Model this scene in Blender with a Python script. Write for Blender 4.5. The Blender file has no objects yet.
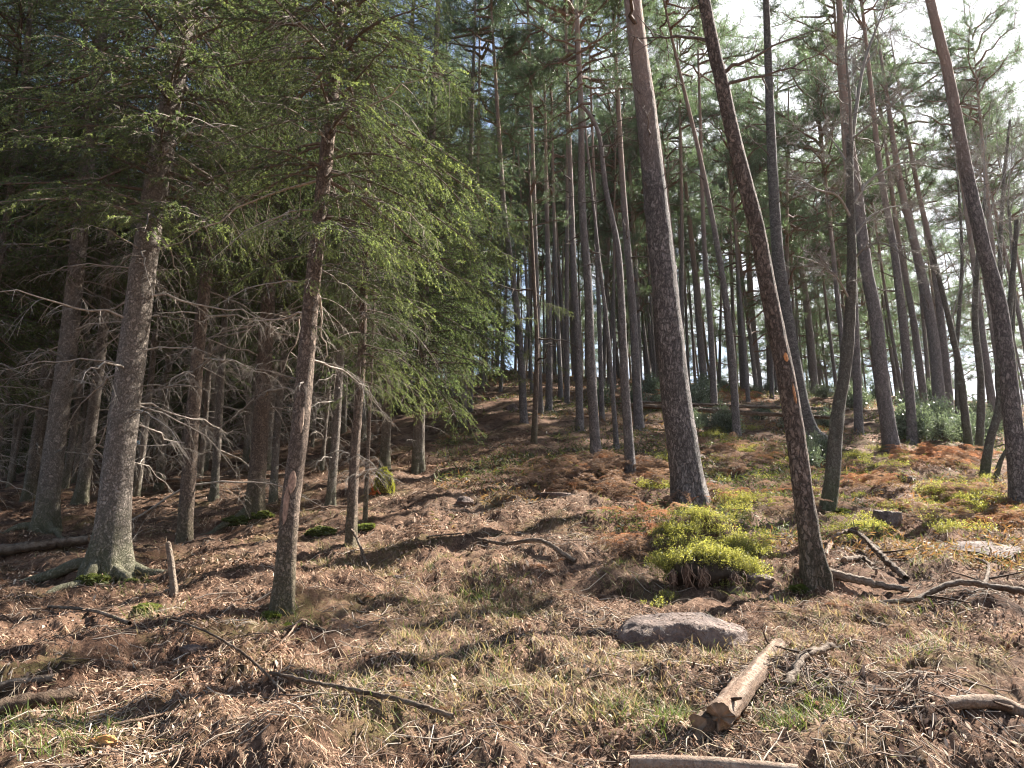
import bpy, math
import numpy as np
from mathutils import Vector, Matrix, Quaternion, noise as mnoise

rng = np.random.default_rng(11)
scene = bpy.context.scene
COL = scene.collection
PI = math.pi

# ------------------------------------------------------------------ camera
W, H = 1024, 768
F = 770.0
PITCH = math.radians(14)
CP, SP = math.cos(PITCH), math.sin(PITCH)
CAM = np.array([0.0, 0.0, 1.6])


def ray(px, py):
    a, b = (px - 512) / F, (py - 384) / F
    return np.array([a, CP + b * SP, SP - b * CP])


# ------------------------------------------------------------------ noise
def _hash(ix, iy, seed):
    h = (ix.astype(np.int64) * 374761393 + iy.astype(np.int64) * 668265263 + seed * 974634777) & 0xffffffff
    h = ((h ^ (h >> 13)) * 1274126177) & 0xffffffff
    h = ((h ^ (h >> 16)) * 2246822519) & 0xffffffff
    return ((h ^ (h >> 15)) & 0xffffff) / float(0xffffff)


def vnoise(x, y, seed=0):
    x = np.asarray(x, float); y = np.asarray(y, float)
    ix, iy = np.floor(x), np.floor(y)
    fx, fy = x - ix, y - iy
    fx = fx * fx * fx * (fx * (fx * 6 - 15) + 10); fy = fy * fy * fy * (fy * (fy * 6 - 15) + 10)
    a = _hash(ix, iy, seed); b = _hash(ix + 1, iy, seed)
    c = _hash(ix, iy + 1, seed); d = _hash(ix + 1, iy + 1, seed)
    return (a + (b - a) * fx) * (1 - fy) + (c + (d - c) * fx) * fy


def fbm(x, y, seed=0, octv=4, gain=0.5):
    s, a, t = 0.0, 1.0, 0.0
    for k in range(octv):
        c, sn = math.cos(k * 1.1), math.sin(k * 1.1)
        f = 2.03 ** k
        s = s + a * (vnoise((x * c - y * sn) * f, (x * sn + y * c) * f, seed + k * 17) - 0.5)
        t += a; a *= gain
    return s / t * 2


# ------------------------------------------------------------------ terrain
_Y = np.array([3, 4, 5, 6.5, 8, 10, 13, 17, 22, 30, 40, 55.0])
_R = {-1: [905, 768, 697, 640, 598, 560, 525, 500, 485, 475, 468, 464],
      0: [905, 768, 695, 632, 585, 540, 490, 452, 425, 398, 380, 372],
      1: [905, 768, 695, 635, 588, 546, 506, 472, 446, 420, 408, 404]}


def _row_z(Y, row):
    b = (row - 384) / F
    return CAM[2] + Y * (SP - b * CP) / (CP + b * SP)


_yf = np.arange(-30, 120, 0.25)
_tab = {}
for k in _R:
    z = np.array([_row_z(y, r) for y, r in zip(_Y, _R[k])])
    yk = np.concatenate([[-30, 0.0], _Y, [75, 120]])
    zk = np.concatenate([[-3.0, 0.0], z, [z[-1] + 2.2, z[-1] + 1.5]])
    zi = np.interp(_yf, yk, zk)
    ker = np.exp(-0.5 * (np.arange(-12, 13) / 4.0) ** 2); ker /= ker.sum()
    zp = np.concatenate([np.full(12, zi[0]), zi, np.full(12, zi[-1])])
    _tab[k] = np.convolve(zp, ker, 'valid')

LUMPS = []   # (x, y, sx, sy, height)


def h_macro(x, y):
    x = np.asarray(x, float); y = np.asarray(y, float)
    zl, zc, zr = (np.interp(y, _yf, _tab[k]) for k in (-1, 0, 1))
    u = np.clip(x / (np.maximum(y, 5) * 0.66), -1.15, 1.15)
    wl = np.clip(-u, 0, 1.15); wr = np.clip(u, 0, 1.15)
    wl = np.where(wl < 1, wl * wl * (3 - 2 * wl) * 0.6 + wl * 0.4, wl)
    z = zc + wl * (zl - zc) + wr * (zr - zc)
    z = z + 0.16 * fbm(x * 0.42, y * 0.42, 3, 2) * np.clip((y - 2) / 5, 0.25, 1)
    for lx, ly, sx, sy, lh in LUMPS:
        z = z + lh * np.exp(-((x - lx) / sx) ** 2 - ((y - ly) / sy) ** 2)
    return z


def h_full(x, y):
    d = np.sqrt(np.asarray(x) ** 2 + np.asarray(y) ** 2)
    z = h_macro(x, y)
    z = z + 0.15 * fbm(x * 1.7, y * 1.7, 21, 3)
    r = fbm(x * 6.5, y * 6.5, 41, 3)
    z = z + 0.055 * r * (0.5 + vnoise(x * 0.9, y * 0.9, 77))
    z = z - 0.16 * np.clip(r - 0.22, 0, 0.5) * np.clip(d / 4, 0, 1)
    z = z + 0.034 * fbm(x * 24, y * 24, 61, 3) * np.clip(1.4 - d / 25, 0, 1)
    return z


def at(px, py):
    d = ray(px, py)
    t0, t = 1.5, 1.5
    while t < 110:
        p = CAM + d * t
        if p[2] < float(h_macro(p[0], p[1])):
            lo, hi = t0, t
            for _ in range(20):
                m = 0.5 * (lo + hi); p = CAM + d * m
                if p[2] < float(h_macro(p[0], p[1])): hi = m
                else: lo = m
            p = CAM + d * hi
            return np.array([p[0], p[1], float(h_full(p[0], p[1]))])
        t0 = t; t += 0.05 + t * 0.004
    p = CAM + d * 45
    return np.array([p[0], p[1], float(h_full(p[0], p[1]))])


def at_depth(px, py, Y):
    d = ray(px, py)
    return CAM + d * (Y / d[1])


_m = at(712, 556)
MOUND = _m.copy()
LUMPS.append((_m[0] + 0.04, _m[1] + 0.34, 0.52, 0.36, 0.40))
for _px, _py, _w, _h in ((690, 500, 0.5, 0.10), (815, 579, 0.34, 0.09), (108, 572, 0.55, 0.12), (283, 603, 0.3, 0.08), (255, 518, 0.45, 0.12), (45, 525, 0.5, 0.1), (351, 543, 0.3, 0.06), (830, 506, 0.4, 0.1), (893, 453, 0.5, 0.12)):
    _q = at(_px, _py); LUMPS.append((_q[0], _q[1] + 0.05, _w, _w, _h))
_m2 = at(880, 470); LUMPS.append((_m2[0], _m2[1] + 0.5, 1.3, 0.7, 0.25))
_m3 = at(960, 505); LUMPS.append((_m3[0], _m3[1] + 0.5, 1.4, 0.6, 0.22))
_m4 = at(500, 372); LUMPS.append((_m4[0], _m4[1], 3.0, 3.0, 0.5))


# ------------------------------------------------------------------ mesh builder
class MB:
    def __init__(self):
        self.V, self.C, self.F, self.M, self.n = [], [], [], [], 0

    def add(self, v, f, col=(1, 1, 1), mat=0):
        v = np.asarray(v, np.float32).reshape(-1, 3)
        f = np.asarray(f, np.int64)
        if len(v) == 0 or len(f) == 0: return
        c = np.asarray(col, np.float32)
        if c.ndim == 1: c = np.broadcast_to(c, (len(v), 3))
        self.V.append(v); self.C.append(c)
        self.F.append(f + self.n); self.M.append(np.full(len(f), mat, np.int32))
        self.n += len(v)

    def arrays(self):
        return np.concatenate(self.V), np.concatenate(self.C)

    def mesh(self, name, mats, smooth=True):
        v, c = self.arrays()
        me = bpy.data.meshes.new(name)
        me.vertices.add(len(v)); me.vertices.foreach_set('co', v.astype(np.float32).ravel())
        lt, ls, mi, li = [], 0, [], []
        for f, m in zip(self.F, self.M):
            k = f.shape[1]
            li.append(f.ravel()); lt.append(np.full(len(f), k, np.int32)); mi.append(m)
        li = np.concatenate(li).astype(np.int32); lt = np.concatenate(lt); mi = np.concatenate(mi)
        st = np.concatenate([[0], np.cumsum(lt)[:-1]]).astype(np.int32)
        me.loops.add(len(li)); me.loops.foreach_set('vertex_index', li)
        me.polygons.add(len(lt)); me.polygons.foreach_set('loop_start', st)
        try: me.polygons.foreach_set('loop_total', lt)
        except Exception: pass
        me.polygons.foreach_set('material_index', mi)
        me.polygons.foreach_set('use_smooth', np.full(len(lt), bool(smooth)))
        at_ = me.attributes.new('Col', 'FLOAT_COLOR', 'POINT')
        c4 = np.ones((len(v), 4), np.float32); c4[:, :3] = c
        at_.data.foreach_set('color', c4.ravel())
        for m in mats: me.materials.append(m)
        me.update(calc_edges=True)
        return me

    def merge(self, other, R=None, t=None, s=1.0):
        off = self.n
        v, c = other.arrays()
        v = v * s
        if R is not None: v = v @ np.asarray(R).T
        if t is not None: v = v + np.asarray(t)
        self.V.append(v.astype(np.float32)); self.C.append(c)
        for f, m in zip(other.F, other.M):
            self.F.append(f + off); self.M.append(m)
        self.n += len(v)


def link(name, me, parent=None, loc=(0, 0, 0), rot=None, scale=1.0):
    o = bpy.data.objects.new(name, me)
    COL.objects.link(o)
    o.location = [float(q) for q in loc]
    if rot is not None:
        if isinstance(rot, Quaternion):
            o.rotation_mode = 'QUATERNION'; o.rotation_quaternion = rot
        else:
            o.rotation_euler = rot
    o.scale = (scale,) * 3 if np.isscalar(scale) else scale
    if parent is not None: o.parent = parent
    return o


def tag(o, label=None, cat=None, group=None, kind=None):
    if label: o['label'] = label
    if cat: o['category'] = cat
    if group: o['group'] = group
    if kind: o['kind'] = kind
    return o


def norm(a):
    a = np.asarray(a, float)
    return a / np.maximum(np.linalg.norm(a, axis=-1, keepdims=True), 1e-9)


def tube(pts, rad, n=5):
    pts = np.asarray(pts, float); rad = np.asarray(rad, float)
    t = norm(np.gradient(pts, axis=0))
    mt = np.abs(norm(pts[-1] - pts[0]))
    ref = np.zeros(3); ref[int(np.argmin(mt))] = 1
    a = norm(np.cross(t, ref)); b = np.cross(t, a)
    ang = np.arange(n) * 2 * PI / n
    ring = pts[:, None] + rad[:, None, None] * (np.cos(ang)[None, :, None] * a[:, None] + np.sin(ang)[None, :, None] * b[:, None])
    m = len(pts)
    i = np.arange(m - 1)[:, None] * n; j = np.arange(n)[None]; j2 = (j + 1) % n
    f = np.stack([i + j, i + j2, i + n + j2, i + n + j], -1).reshape(-1, 4)
    return ring.reshape(-1, 3), f


def needles(o, d, ln, wd, r):
    o = np.asarray(o); d = norm(d)
    k = len(o)
    s = norm(np.cross(d, r.normal(size=(k, 3))))
    hw = (np.broadcast_to(wd, (k,)) * 0.5)[:, None]
    l = np.broadcast_to(ln, (k,))[:, None]
    mid = o + d * l * 0.45
    v = np.stack([o, mid + s * hw, o + d * l, mid - s * hw], 1).reshape(-1, 3)
    f = np.arange(k * 4).reshape(k, 4)
    return v, f


def rotz(a):
    c, s = math.cos(a), math.sin(a)
    return np.array([[c, -s, 0], [s, c, 0], [0, 0, 1.0]])


def roty(a):
    c, s = math.cos(a), math.sin(a)
    return np.array([[c, 0, s], [0, 1, 0], [-s, 0, c]])


# ------------------------------------------------------------------ materials
def newmat(name):
    m = bpy.data.materials.new(name); m.use_nodes = True
    nt = m.node_tree; nt.nodes.clear()
    return m, nt, nt.nodes, nt.links


def N(nodes, typ, **kw):
    n = nodes.new(typ)
    for k, v in kw.items():
        if k == 'inp':
            for kk, vv in v.items(): n.inputs[kk].default_value = vv
        else: setattr(n, k, v)
    return n


def ramp(nodes, stops):
    r = nodes.new('ShaderNodeValToRGB')
    cr = r.color_ramp
    while len(cr.elements) < len(stops): cr.elements.new(0.5)
    for e, (p, c) in zip(cr.elements, stops):
        e.position = p; e.color = (*c, 1) if len(c) == 3 else c
    return r


def leaf_material(name, trans=0.4, rough=0.5, spec=0.3, tint=(1, 1, 1), tboost=(1.15, 1.2, 0.8)):
    m, nt, nd, lk = newmat(name)
    out = N(nd, 'ShaderNodeOutputMaterial')
    at_ = N(nd, 'ShaderNodeAttribute', attribute_name='Col')
    oi = N(nd, 'ShaderNodeObjectInfo')
    hsv = N(nd, 'ShaderNodeHueSaturation')
    mr = N(nd, 'ShaderNodeMapRange', inp={'To Min': 0.75, 'To Max': 1.25})
    lk.new(oi.outputs['Random'], mr.inputs['Value']); lk.new(mr.outputs[0], hsv.inputs['Value'])
    mul = N(nd, 'ShaderNodeMix', data_type='RGBA', blend_type='MULTIPLY')
    mul.inputs[0].default_value = 1; mul.inputs[7].default_value = (*tint, 1)
    lk.new(at_.outputs['Color'], mul.inputs[6]); lk.new(mul.outputs[2], hsv.inputs['Color'])
    p = N(nd, 'ShaderNodeBsdfPrincipled', inp={'Roughness': rough, 'Specular IOR Level': spec})
    lk.new(hsv.outputs[0], p.inputs['Base Color'])
    tr = N(nd, 'ShaderNodeBsdfTranslucent')
    m2 = N(nd, 'ShaderNodeMix', data_type='RGBA', blend_type='MULTIPLY')
    m2.inputs[0].default_value = 1; m2.inputs[7].default_value = (*tboost, 1)
    lk.new(hsv.outputs[0], m2.inputs[6]); lk.new(m2.outputs[2], tr.inputs['Color'])
    mx = N(nd, 'ShaderNodeMixShader', inp={0: trans})
    lk.new(p.outputs[0], mx.inputs[1]); lk.new(tr.outputs[0], mx.inputs[2]); lk.new(mx.outputs[0], out.inputs['Surface'])
    return m


def attr_material(name, rough=0.9, spec=0.15):
    m, nt, nd, lk = newmat(name)
    out = N(nd, 'ShaderNodeOutputMaterial')
    at_ = N(nd, 'ShaderNodeAttribute', attribute_name='Col')
    tc = N(nd, 'ShaderNodeTexCoord')
    nz = N(nd, 'ShaderNodeTexNoise', inp={'Scale': 35.0, 'Detail': 3.0})
    lk.new(tc.outputs['Object'], nz.inputs['Vector'])
    mr = N(nd, 'ShaderNodeMapRange', inp={'From Min': 0.3, 'From Max': 0.7, 'To Min': 0.65, 'To Max': 1.3})
    lk.new(nz.outputs[0], mr.inputs['Value'])
    hsv = N(nd, 'ShaderNodeHueSaturation')
    lk.new(mr.outputs[0], hsv.inputs['Value']); lk.new(at_.outputs['Color'], hsv.inputs['Color'])
    p = N(nd, 'ShaderNodeBsdfPrincipled', inp={'Roughness': rough, 'Specular IOR Level': spec})
    lk.new(hsv.outputs[0], p.inputs['Base Color']); lk.new(p.outputs[0], out.inputs['Surface'])
    return m


def bark_material(name, lo, hi, scale=(26, 26, 7), up=None, upz=(6, 10), moss=0.0, lichen=0.0, bump=0.02, crack=0.12):
    """plated bark: stretched cells with dark cracks; optional smooth orange upper bark; moss near the base"""
    m, nt, nd, lk = newmat(name)
    out = N(nd, 'ShaderNodeOutputMaterial')
    tc = N(nd, 'ShaderNodeTexCoord')
    n0 = N(nd, 'ShaderNodeTexNoise', inp={'Scale': 9.0, 'Detail': 5.0, 'Roughness': 0.65})
    lk.new(tc.outputs['Object'], n0.inputs['Vector'])
    warp = N(nd, 'ShaderNodeMix', data_type='RGBA', blend_type='ADD'); warp.inputs[0].default_value = 0.16
    lk.new(tc.outputs['Object'], warp.inputs[6]); lk.new(n0.outputs['Color'], warp.inputs[7])
    mp = N(nd, 'ShaderNodeMapping'); mp.inputs['Scale'].default_value = scale
    lk.new(warp.outputs[2], mp.inputs['Vector'])
    vo = N(nd, 'ShaderNodeTexVoronoi', feature='DISTANCE_TO_EDGE', inp={'Scale': 1.0})
    vc = N(nd, 'ShaderNodeTexVoronoi', feature='F1', inp={'Scale': 1.0})
    lk.new(mp.outputs[0], vo.inputs['Vector']); lk.new(mp.outputs[0], vc.inputs['Vector'])
    n1 = N(nd, 'ShaderNodeTexNoise', inp={'Scale': 2.2, 'Detail': 8.0, 'Roughness': 0.7})
    lk.new(mp.outputs[0], n1.inputs['Vector'])
    n2 = N(nd, 'ShaderNodeTexNoise', inp={'Scale': 1.3, 'Detail': 4.0})
    lk.new(tc.outputs['Object'], n2.inputs['Vector'])
    cr = ramp(nd, [(0.0, (0.28, 0.28, 0.28)), (crack, (1, 1, 1))])
    lk.new(vo.outputs['Distance'], cr.inputs[0])
    base = ramp(nd, [(0.36, lo), (0.64, hi)])
    lk.new(n1.outputs[0], base.inputs[0])
    cellv = N(nd, 'ShaderNodeHueSaturation')
    sep = N(nd, 'ShaderNodeSeparateColor'); lk.new(vc.outputs['Color'], sep.inputs[0])
    mr = N(nd, 'ShaderNodeMapRange', inp={'To Min': 0.72, 'To Max': 1.28}); lk.new(sep.outputs[0], mr.inputs['Value'])
    lk.new(mr.outputs[0], cellv.inputs['Value']); lk.new(base.outputs[0], cellv.inputs['Color'])
    mixc = N(nd, 'ShaderNodeMix', data_type='RGBA', blend_type='MIX')
    mixc.inputs[6].default_value = (*[q * 0.38 for q in lo], 1)
    lk.new(cr.outputs[0], mixc.inputs[0]); lk.new(cellv.outputs[0], mixc.inputs[7])
    cur = mixc.outputs[2]
    sx = N(nd, 'ShaderNodeSeparateXYZ'); lk.new(tc.outputs['Object'], sx.inputs[0])
    if up is not None:
        md = N(nd, 'ShaderNodeMath', operation='MULTIPLY_ADD'); md.inputs[1].default_value = 2.5
        lk.new(n2.outputs[0], md.inputs[0]); lk.new(sx.outputs['Z'], md.inputs[2])
        mz = N(nd, 'ShaderNodeMapRange', inp={'From Min': upz[0] + 1.2, 'From Max': upz[1] + 1.2}); lk.new(md.outputs[0], mz.inputs['Value'])
        ub = ramp(nd, [(0.3, tuple(q * 0.6 for q in up)), (0.6, up), (0.8, tuple(min(1, q * 1.25) for q in up))])
        lk.new(n1.outputs[0], ub.inputs[0])
        mu = N(nd, 'ShaderNodeMix', data_type='RGBA'); lk.new(mz.outputs[0], mu.inputs[0])
        lk.new(cur, mu.inputs[6]); lk.new(ub.outputs[0], mu.inputs[7]); cur = mu.outputs[2]
    if lichen > 0:
        nl = N(nd, 'ShaderNodeTexNoise', inp={'Scale': 9.0, 'Detail': 5.0, 'Roughness': 0.7}); lk.new(tc.outputs['Object'], nl.inputs['Vector'])
        ml = N(nd, 'ShaderNodeMapRange', inp={'From Min': 0.56, 'From Max': 0.68, 'To Max': lichen}); lk.new(nl.outputs[0], ml.inputs['Value'])
        mu = N(nd, 'ShaderNodeMix', data_type='RGBA'); mu.inputs[7].default_value = (0.22, 0.225, 0.185, 1)
        lk.new(ml.outputs[0], mu.inputs[0]); lk.new(cur, mu.inputs[6]); cur = mu.outputs[2]
    if moss > 0:
        md = N(nd, 'ShaderNodeMath', operation='MULTIPLY_ADD'); md.inputs[1].default_value = -1.3
        lk.new(n0.outputs[0], md.inputs[0]); lk.new(sx.outputs['Z'], md.inputs[2])
        mz = N(nd, 'ShaderNodeMapRange', inp={'From Min': -0.55, 'From Max': 0.1, 'To Min': moss, 'To Max': 0.0}); lk.new(md.outputs[0], mz.inputs['Value'])
        mu = N(nd, 'ShaderNodeMix', data_type='RGBA'); mu.inputs[7].default_value = (0.07, 0.09, 0.02, 1)
        lk.new(mz.outputs[0], mu.inputs[0]); lk.new(cur, mu.inputs[6]); cur = mu.outputs[2]
    p = N(nd, 'ShaderNodeBsdfPrincipled', inp={'Roughness': 0.9, 'Specular IOR Level': 0.2})
    lk.new(cur, p.inputs['Base Color'])
    hh = N(nd, 'ShaderNodeMath', operation='MULTIPLY_ADD'); hh.inputs[1].default_value = 0.6
    lk.new(n1.outputs[0], hh.inputs[0]); lk.new(cr.outputs[0], hh.inputs[2])
    bp = N(nd, 'ShaderNodeBump', inp={'Strength': 0.9, 'Distance': bump}); lk.new(hh.outputs[0], bp.inputs['Height'])
    lk.new(bp.outputs[0], p.inputs['Normal']); lk.new(p.outputs[0], out.inputs['Surface'])
    return m


def ground_material():
    m, nt, nd, lk = newmat('forest_floor')
    out = N(nd, 'ShaderNodeOutputMaterial')
    geo = N(nd, 'ShaderNodeNewGeometry')

    def noise(sc, det=5.0, ro=0.6, dist=0.0):
        n = N(nd, 'ShaderNodeTexNoise', inp={'Scale': sc, 'Detail': det, 'Roughness': ro, 'Distortion': dist})
        lk.new(geo.outputs['Position'], n.inputs['Vector']); return n
    big = noise(0.45, 4); med = noise(2.6, 6, 0.65); fine = noise(38, 6, 0.75, 0.6); vf = noise(130, 3, 0.7)
    r1 = ramp(nd, [(0.36, (0.032, 0.021, 0.015)), (0.45, (0.13, 0.08, 0.055)), (0.55, (0.26, 0.165, 0.112)), (0.70, (0.44, 0.32, 0.23))])
    md = N(nd, 'ShaderNodeMath', operation='MULTIPLY_ADD'); md.inputs[1].default_value = 0.55
    lk.new(fine.outputs[0], md.inputs[0])
    mm = N(nd, 'ShaderNodeMath', operation='MULTIPLY'); mm.inputs[1].default_value = 0.45
    lk.new(med.outputs[0], mm.inputs[0]); lk.new(mm.outputs[0], md.inputs[2])
    lk.new(md.outputs[0], r1.inputs[0])
    # reddish needle litter patches / olive mossy patches
    mr = N(nd, 'ShaderNodeMapRange', inp={'From Min': 0.42, 'From Max': 0.62, 'To Max': 0.55}); lk.new(big.outputs[0], mr.inputs['Value'])
    mx = N(nd, 'ShaderNodeMix', data_type='RGBA', blend_type='MULTIPLY'); mx.inputs[7].default_value = (1.02, 0.82, 0.72, 1)
    lk.new(mr.outputs[0], mx.inputs[0]); lk.new(r1.outputs[0], mx.inputs[6])
    g1 = noise(0.9, 6, 0.7)
    mg = N(nd, 'ShaderNodeMapRange', inp={'From Min': 0.52, 'From Max': 0.62, 'To Max': 0.75}); lk.new(g1.outputs[0], mg.inputs['Value'])
    mgf = N(nd, 'ShaderNodeMath', operation='MULTIPLY'); lk.new(mg.outputs[0], mgf.inputs[0])
    fr = N(nd, 'ShaderNodeMapRange', inp={'From Min': 0.4, 'From Max': 0.6}); lk.new(fine.outputs[0], fr.inputs['Value']); lk.new(fr.outputs[0], mgf.inputs[1])
    mx2 = N(nd, 'ShaderNodeMix', data_type='RGBA'); mx2.inputs[7].default_value = (0.12, 0.125, 0.04, 1)
    lk.new(mgf.outputs[0], mx2.inputs[0]); lk.new(mx.outputs[2], mx2.inputs[6])
    hs = noise(1.7, 7, 0.72)
    hr = ramp(nd, [(0.40, (0.42, 0.38, 0.36)), (0.52, (1, 1, 1))]); lk.new(hs.outputs[0], hr.inputs[0])
    mx3 = N(nd, 'ShaderNodeMix', data_type='RGBA', blend_type='MULTIPLY'); mx3.inputs[0].default_value = 0.85
    lk.new(mx2.outputs[2], mx3.inputs[6]); lk.new(hr.outputs[0], mx3.inputs[7])
    p = N(nd, 'ShaderNodeBsdfPrincipled', inp={'Roughness': 0.95, 'Specular IOR Level': 0.1})
    lk.new(mx3.outputs[2], p.inputs['Base Color'])
    ad = N(nd, 'ShaderNodeMath', operation='MULTIPLY_ADD'); ad.inputs[1].default_value = 0.4
    lk.new(vf.outputs[0], ad.inputs[0]); lk.new(fine.outputs[0], ad.inputs[2])
    bp = N(nd, 'ShaderNodeBump', inp={'Strength': 1.0, 'Distance': 0.05}); lk.new(ad.outputs[0], bp.inputs['Height'])
    lk.new(bp.outputs[0], p.inputs['Normal']); lk.new(p.outputs[0], out.inputs['Surface'])
    return m


def rock_material():
    m, nt, nd, lk = newmat('rock')
    out = N(nd, 'ShaderNodeOutputMaterial')
    tc = N(nd, 'ShaderNodeTexCoord')
    n1 = N(nd, 'ShaderNodeTexNoise', inp={'Scale': 5.0, 'Detail': 9.0, 'Roughness': 0.7}); lk.new(tc.outputs['Object'], n1.inputs['Vector'])
    n2 = N(nd, 'ShaderNodeTexNoise', inp={'Scale': 40.0, 'Detail': 4.0}); lk.new(tc.outputs['Object'], n2.inputs['Vector'])
    r = ramp(nd, [(0.36, (0.05, 0.034, 0.028)), (0.5, (0.14, 0.097, 0.08)), (0.66, (0.26, 0.19, 0.155))])
    lk.new(n1.outputs[0], r.inputs[0])
    ml = N(nd, 'ShaderNodeMapRange', inp={'From Min': 0.6, 'From Max': 0.68, 'To Max': 0.5}); lk.new(n2.outputs[0], ml.inputs['Value'])
    mx = N(nd, 'ShaderNodeMix', data_type='RGBA'); mx.inputs[7].default_value = (0.06, 0.055, 0.05, 1)
    lk.new(ml.outputs[0], mx.inputs[0]); lk.new(r.outputs[0], mx.inputs[6])
    p = N(nd, 'ShaderNodeBsdfPrincipled', inp={'Roughness': 0.85, 'Specular IOR Level': 0.3})
    lk.new(mx.outputs[2], p.inputs['Base Color'])
    ad = N(nd, 'ShaderNodeMath', operation='MULTIPLY_ADD'); ad.inputs[1].default_value = 0.25
    lk.new(n2.outputs[0], ad.inputs[0]); lk.new(n1.outputs[0], ad.inputs[2])
    bp = N(nd, 'ShaderNodeBump', inp={'Strength': 1.0, 'Distance': 0.08}); lk.new(ad.outputs[0], bp.inputs['Height'])
    lk.new(bp.outputs[0], p.inputs['Normal']); lk.new(p.outputs[0], out.inputs['Surface'])
    return m


M_SPRUCE = leaf_material('spruce_needles', 0.52, 0.6, 0.15)
M_SPRUCE_LIT = leaf_material('sunlit_tint_spruce_needles', 0.5, 0.6, 0.15, tint=(1.55, 1.4, 1.3))  # brighter copy of the spruce needles: sunlight put into the tint
M_PINE = leaf_material('pine_needles', 0.5, 0.4, 0.4, tboost=(1.1, 1.2, 0.8))
M_LEAF = leaf_material('bilberry_leaves', 0.5, 0.5, 0.3, tboost=(1.2, 1.15, 0.7))
M_GLOSS = leaf_material('evergreen_leaves', 0.3, 0.35, 0.5)
M_FERN = leaf_material('dead_bracken', 0.35, 0.7, 0.15, tboost=(1.15, 0.95, 0.7))
M_GRASS = leaf_material('grass_blades', 0.35, 0.6, 0.2, tboost=(1.1, 1.1, 0.7))
M_LITTER = attr_material('litter', 0.9, 0.1)
M_TWIG = attr_material('dead_twig', 0.85, 0.2)
M_BSPR = bark_material('spruce_bark', (0.20, 0.16, 0.13), (0.38, 0.32, 0.265), (36, 36, 17), moss=0.45, lichen=0.08, bump=0.025, crack=0.2)
M_BSPR2 = bark_material('reddish_spruce_bark', (0.135, 0.096, 0.073), (0.29, 0.217, 0.166), (38, 38, 18), moss=0.3, bump=0.02, crack=0.18)
M_BPINE = bark_material('pine_bark', (0.115, 0.10, 0.093), (0.30, 0.258, 0.235), (24, 24, 6.5), up=(0.43, 0.31, 0.245), upz=(5.6, 8.6), lichen=0.12, bump=0.035, crack=0.17)
M_BPINE_F = bark_material('far_pine_bark', (0.125, 0.11, 0.102), (0.30, 0.262, 0.24), (30, 30, 9), up=(0.36, 0.26, 0.205), upz=(6, 10), bump=0.02)
M_BDARK = bark_material('dark_pine_bark', (0.10, 0.076, 0.062), (0.29, 0.215, 0.17), (24, 24, 6.5), bump=0.04, moss=0.2, crack=0.17)
M_BOAK = bark_material('lichened_bark', (0.075, 0.065, 0.05), (0.19, 0.17, 0.14), (40, 40, 16), lichen=0.8, moss=0.45, bump=0.012)
M_BBIRCH = bark_material('mottled_bark', (0.05, 0.045, 0.042), (0.20, 0.18, 0.165), (14, 14, 20), lichen=0.7, bump=0.01)


def log_material(name, stops, patch):
    m, nt, nd, lk = newmat(name)
    out = N(nd, 'ShaderNodeOutputMaterial'); tc = N(nd, 'ShaderNodeTexCoord')

    def nz(sc, de=5.0, ro=0.65, di=0.0):
        n = N(nd, 'ShaderNodeTexNoise', inp={'Scale': sc, 'Detail': de, 'Roughness': ro, 'Distortion': di}); lk.new(tc.outputs['Object'], n.inputs['Vector']); return n
    a, b, c = nz(18, 7, 0.7, 0.8), nz(5, 5), nz(70, 3)
    r = ramp(nd, stops); lk.new(a.outputs[0], r.inputs[0])
    mr = N(nd, 'ShaderNodeMapRange', inp={'From Min': 0.46, 'From Max': 0.54, 'To Max': 0.4}); lk.new(b.outputs[0], mr.inputs['Value'])
    mx = N(nd, 'ShaderNodeMix', data_type='RGBA'); mx.inputs[7].default_value = (*patch, 1)
    lk.new(mr.outputs[0], mx.inputs[0]); lk.new(r.outputs[0], mx.inputs[6])
    ca = N(nd, 'ShaderNodeAttribute', attribute_name='Col'); mc = N(nd, 'ShaderNodeMix', data_type='RGBA', blend_type='MULTIPLY'); mc.inputs[0].default_value = 1.0
    m2 = N(nd, 'ShaderNodeMix', data_type='RGBA', blend_type='MULTIPLY'); m2.inputs[0].default_value = 0.6
    r2 = ramp(nd, [(0.3, (0.45, 0.42, 0.4)), (0.55, (1, 1, 1))]); lk.new(c.outputs[0], r2.inputs[0])
    lk.new(mx.outputs[2], mc.inputs[6]); lk.new(ca.outputs['Color'], mc.inputs[7]); lk.new(mc.outputs[2], m2.inputs[6]); lk.new(r2.outputs[0], m2.inputs[7])
    p = N(nd, 'ShaderNodeBsdfPrincipled', inp={'Roughness': 0.85, 'Specular IOR Level': 0.2}); lk.new(m2.outputs[2], p.inputs['Base Color'])
    ad = N(nd, 'ShaderNodeMath', operation='MULTIPLY_ADD'); ad.inputs[1].default_value = 0.4
    lk.new(c.outputs[0], ad.inputs[0]); lk.new(a.outputs[0], ad.inputs[2])
    bp = N(nd, 'ShaderNodeBump', inp={'Strength': 1.0, 'Distance': 0.04}); lk.new(ad.outputs[0], bp.inputs['Height'])
    lk.new(bp.outputs[0], p.inputs['Normal']); lk.new(p.outputs[0], out.inputs['Surface'])
    return m


M_LOG = log_material('peeling_log', [(0.3, (0.20, 0.13, 0.09)), (0.5, (0.36, 0.26, 0.19)), (0.7, (0.48, 0.38, 0.29))], (0.19, 0.115, 0.08))
M_LOGD = log_material('weathered_log', [(0.3, (0.10, 0.073, 0.055)), (0.5, (0.23, 0.175, 0.13)), (0.7, (0.35, 0.29, 0.23))], (0.17, 0.12, 0.085))
M_CUT = attr_material('cut_wood', 0.8, 0.2)
M_GROUND = ground_material()
M_ROCK = rock_material()
M_MOSSY = attr_material('moss', 0.95, 0.05)


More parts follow.
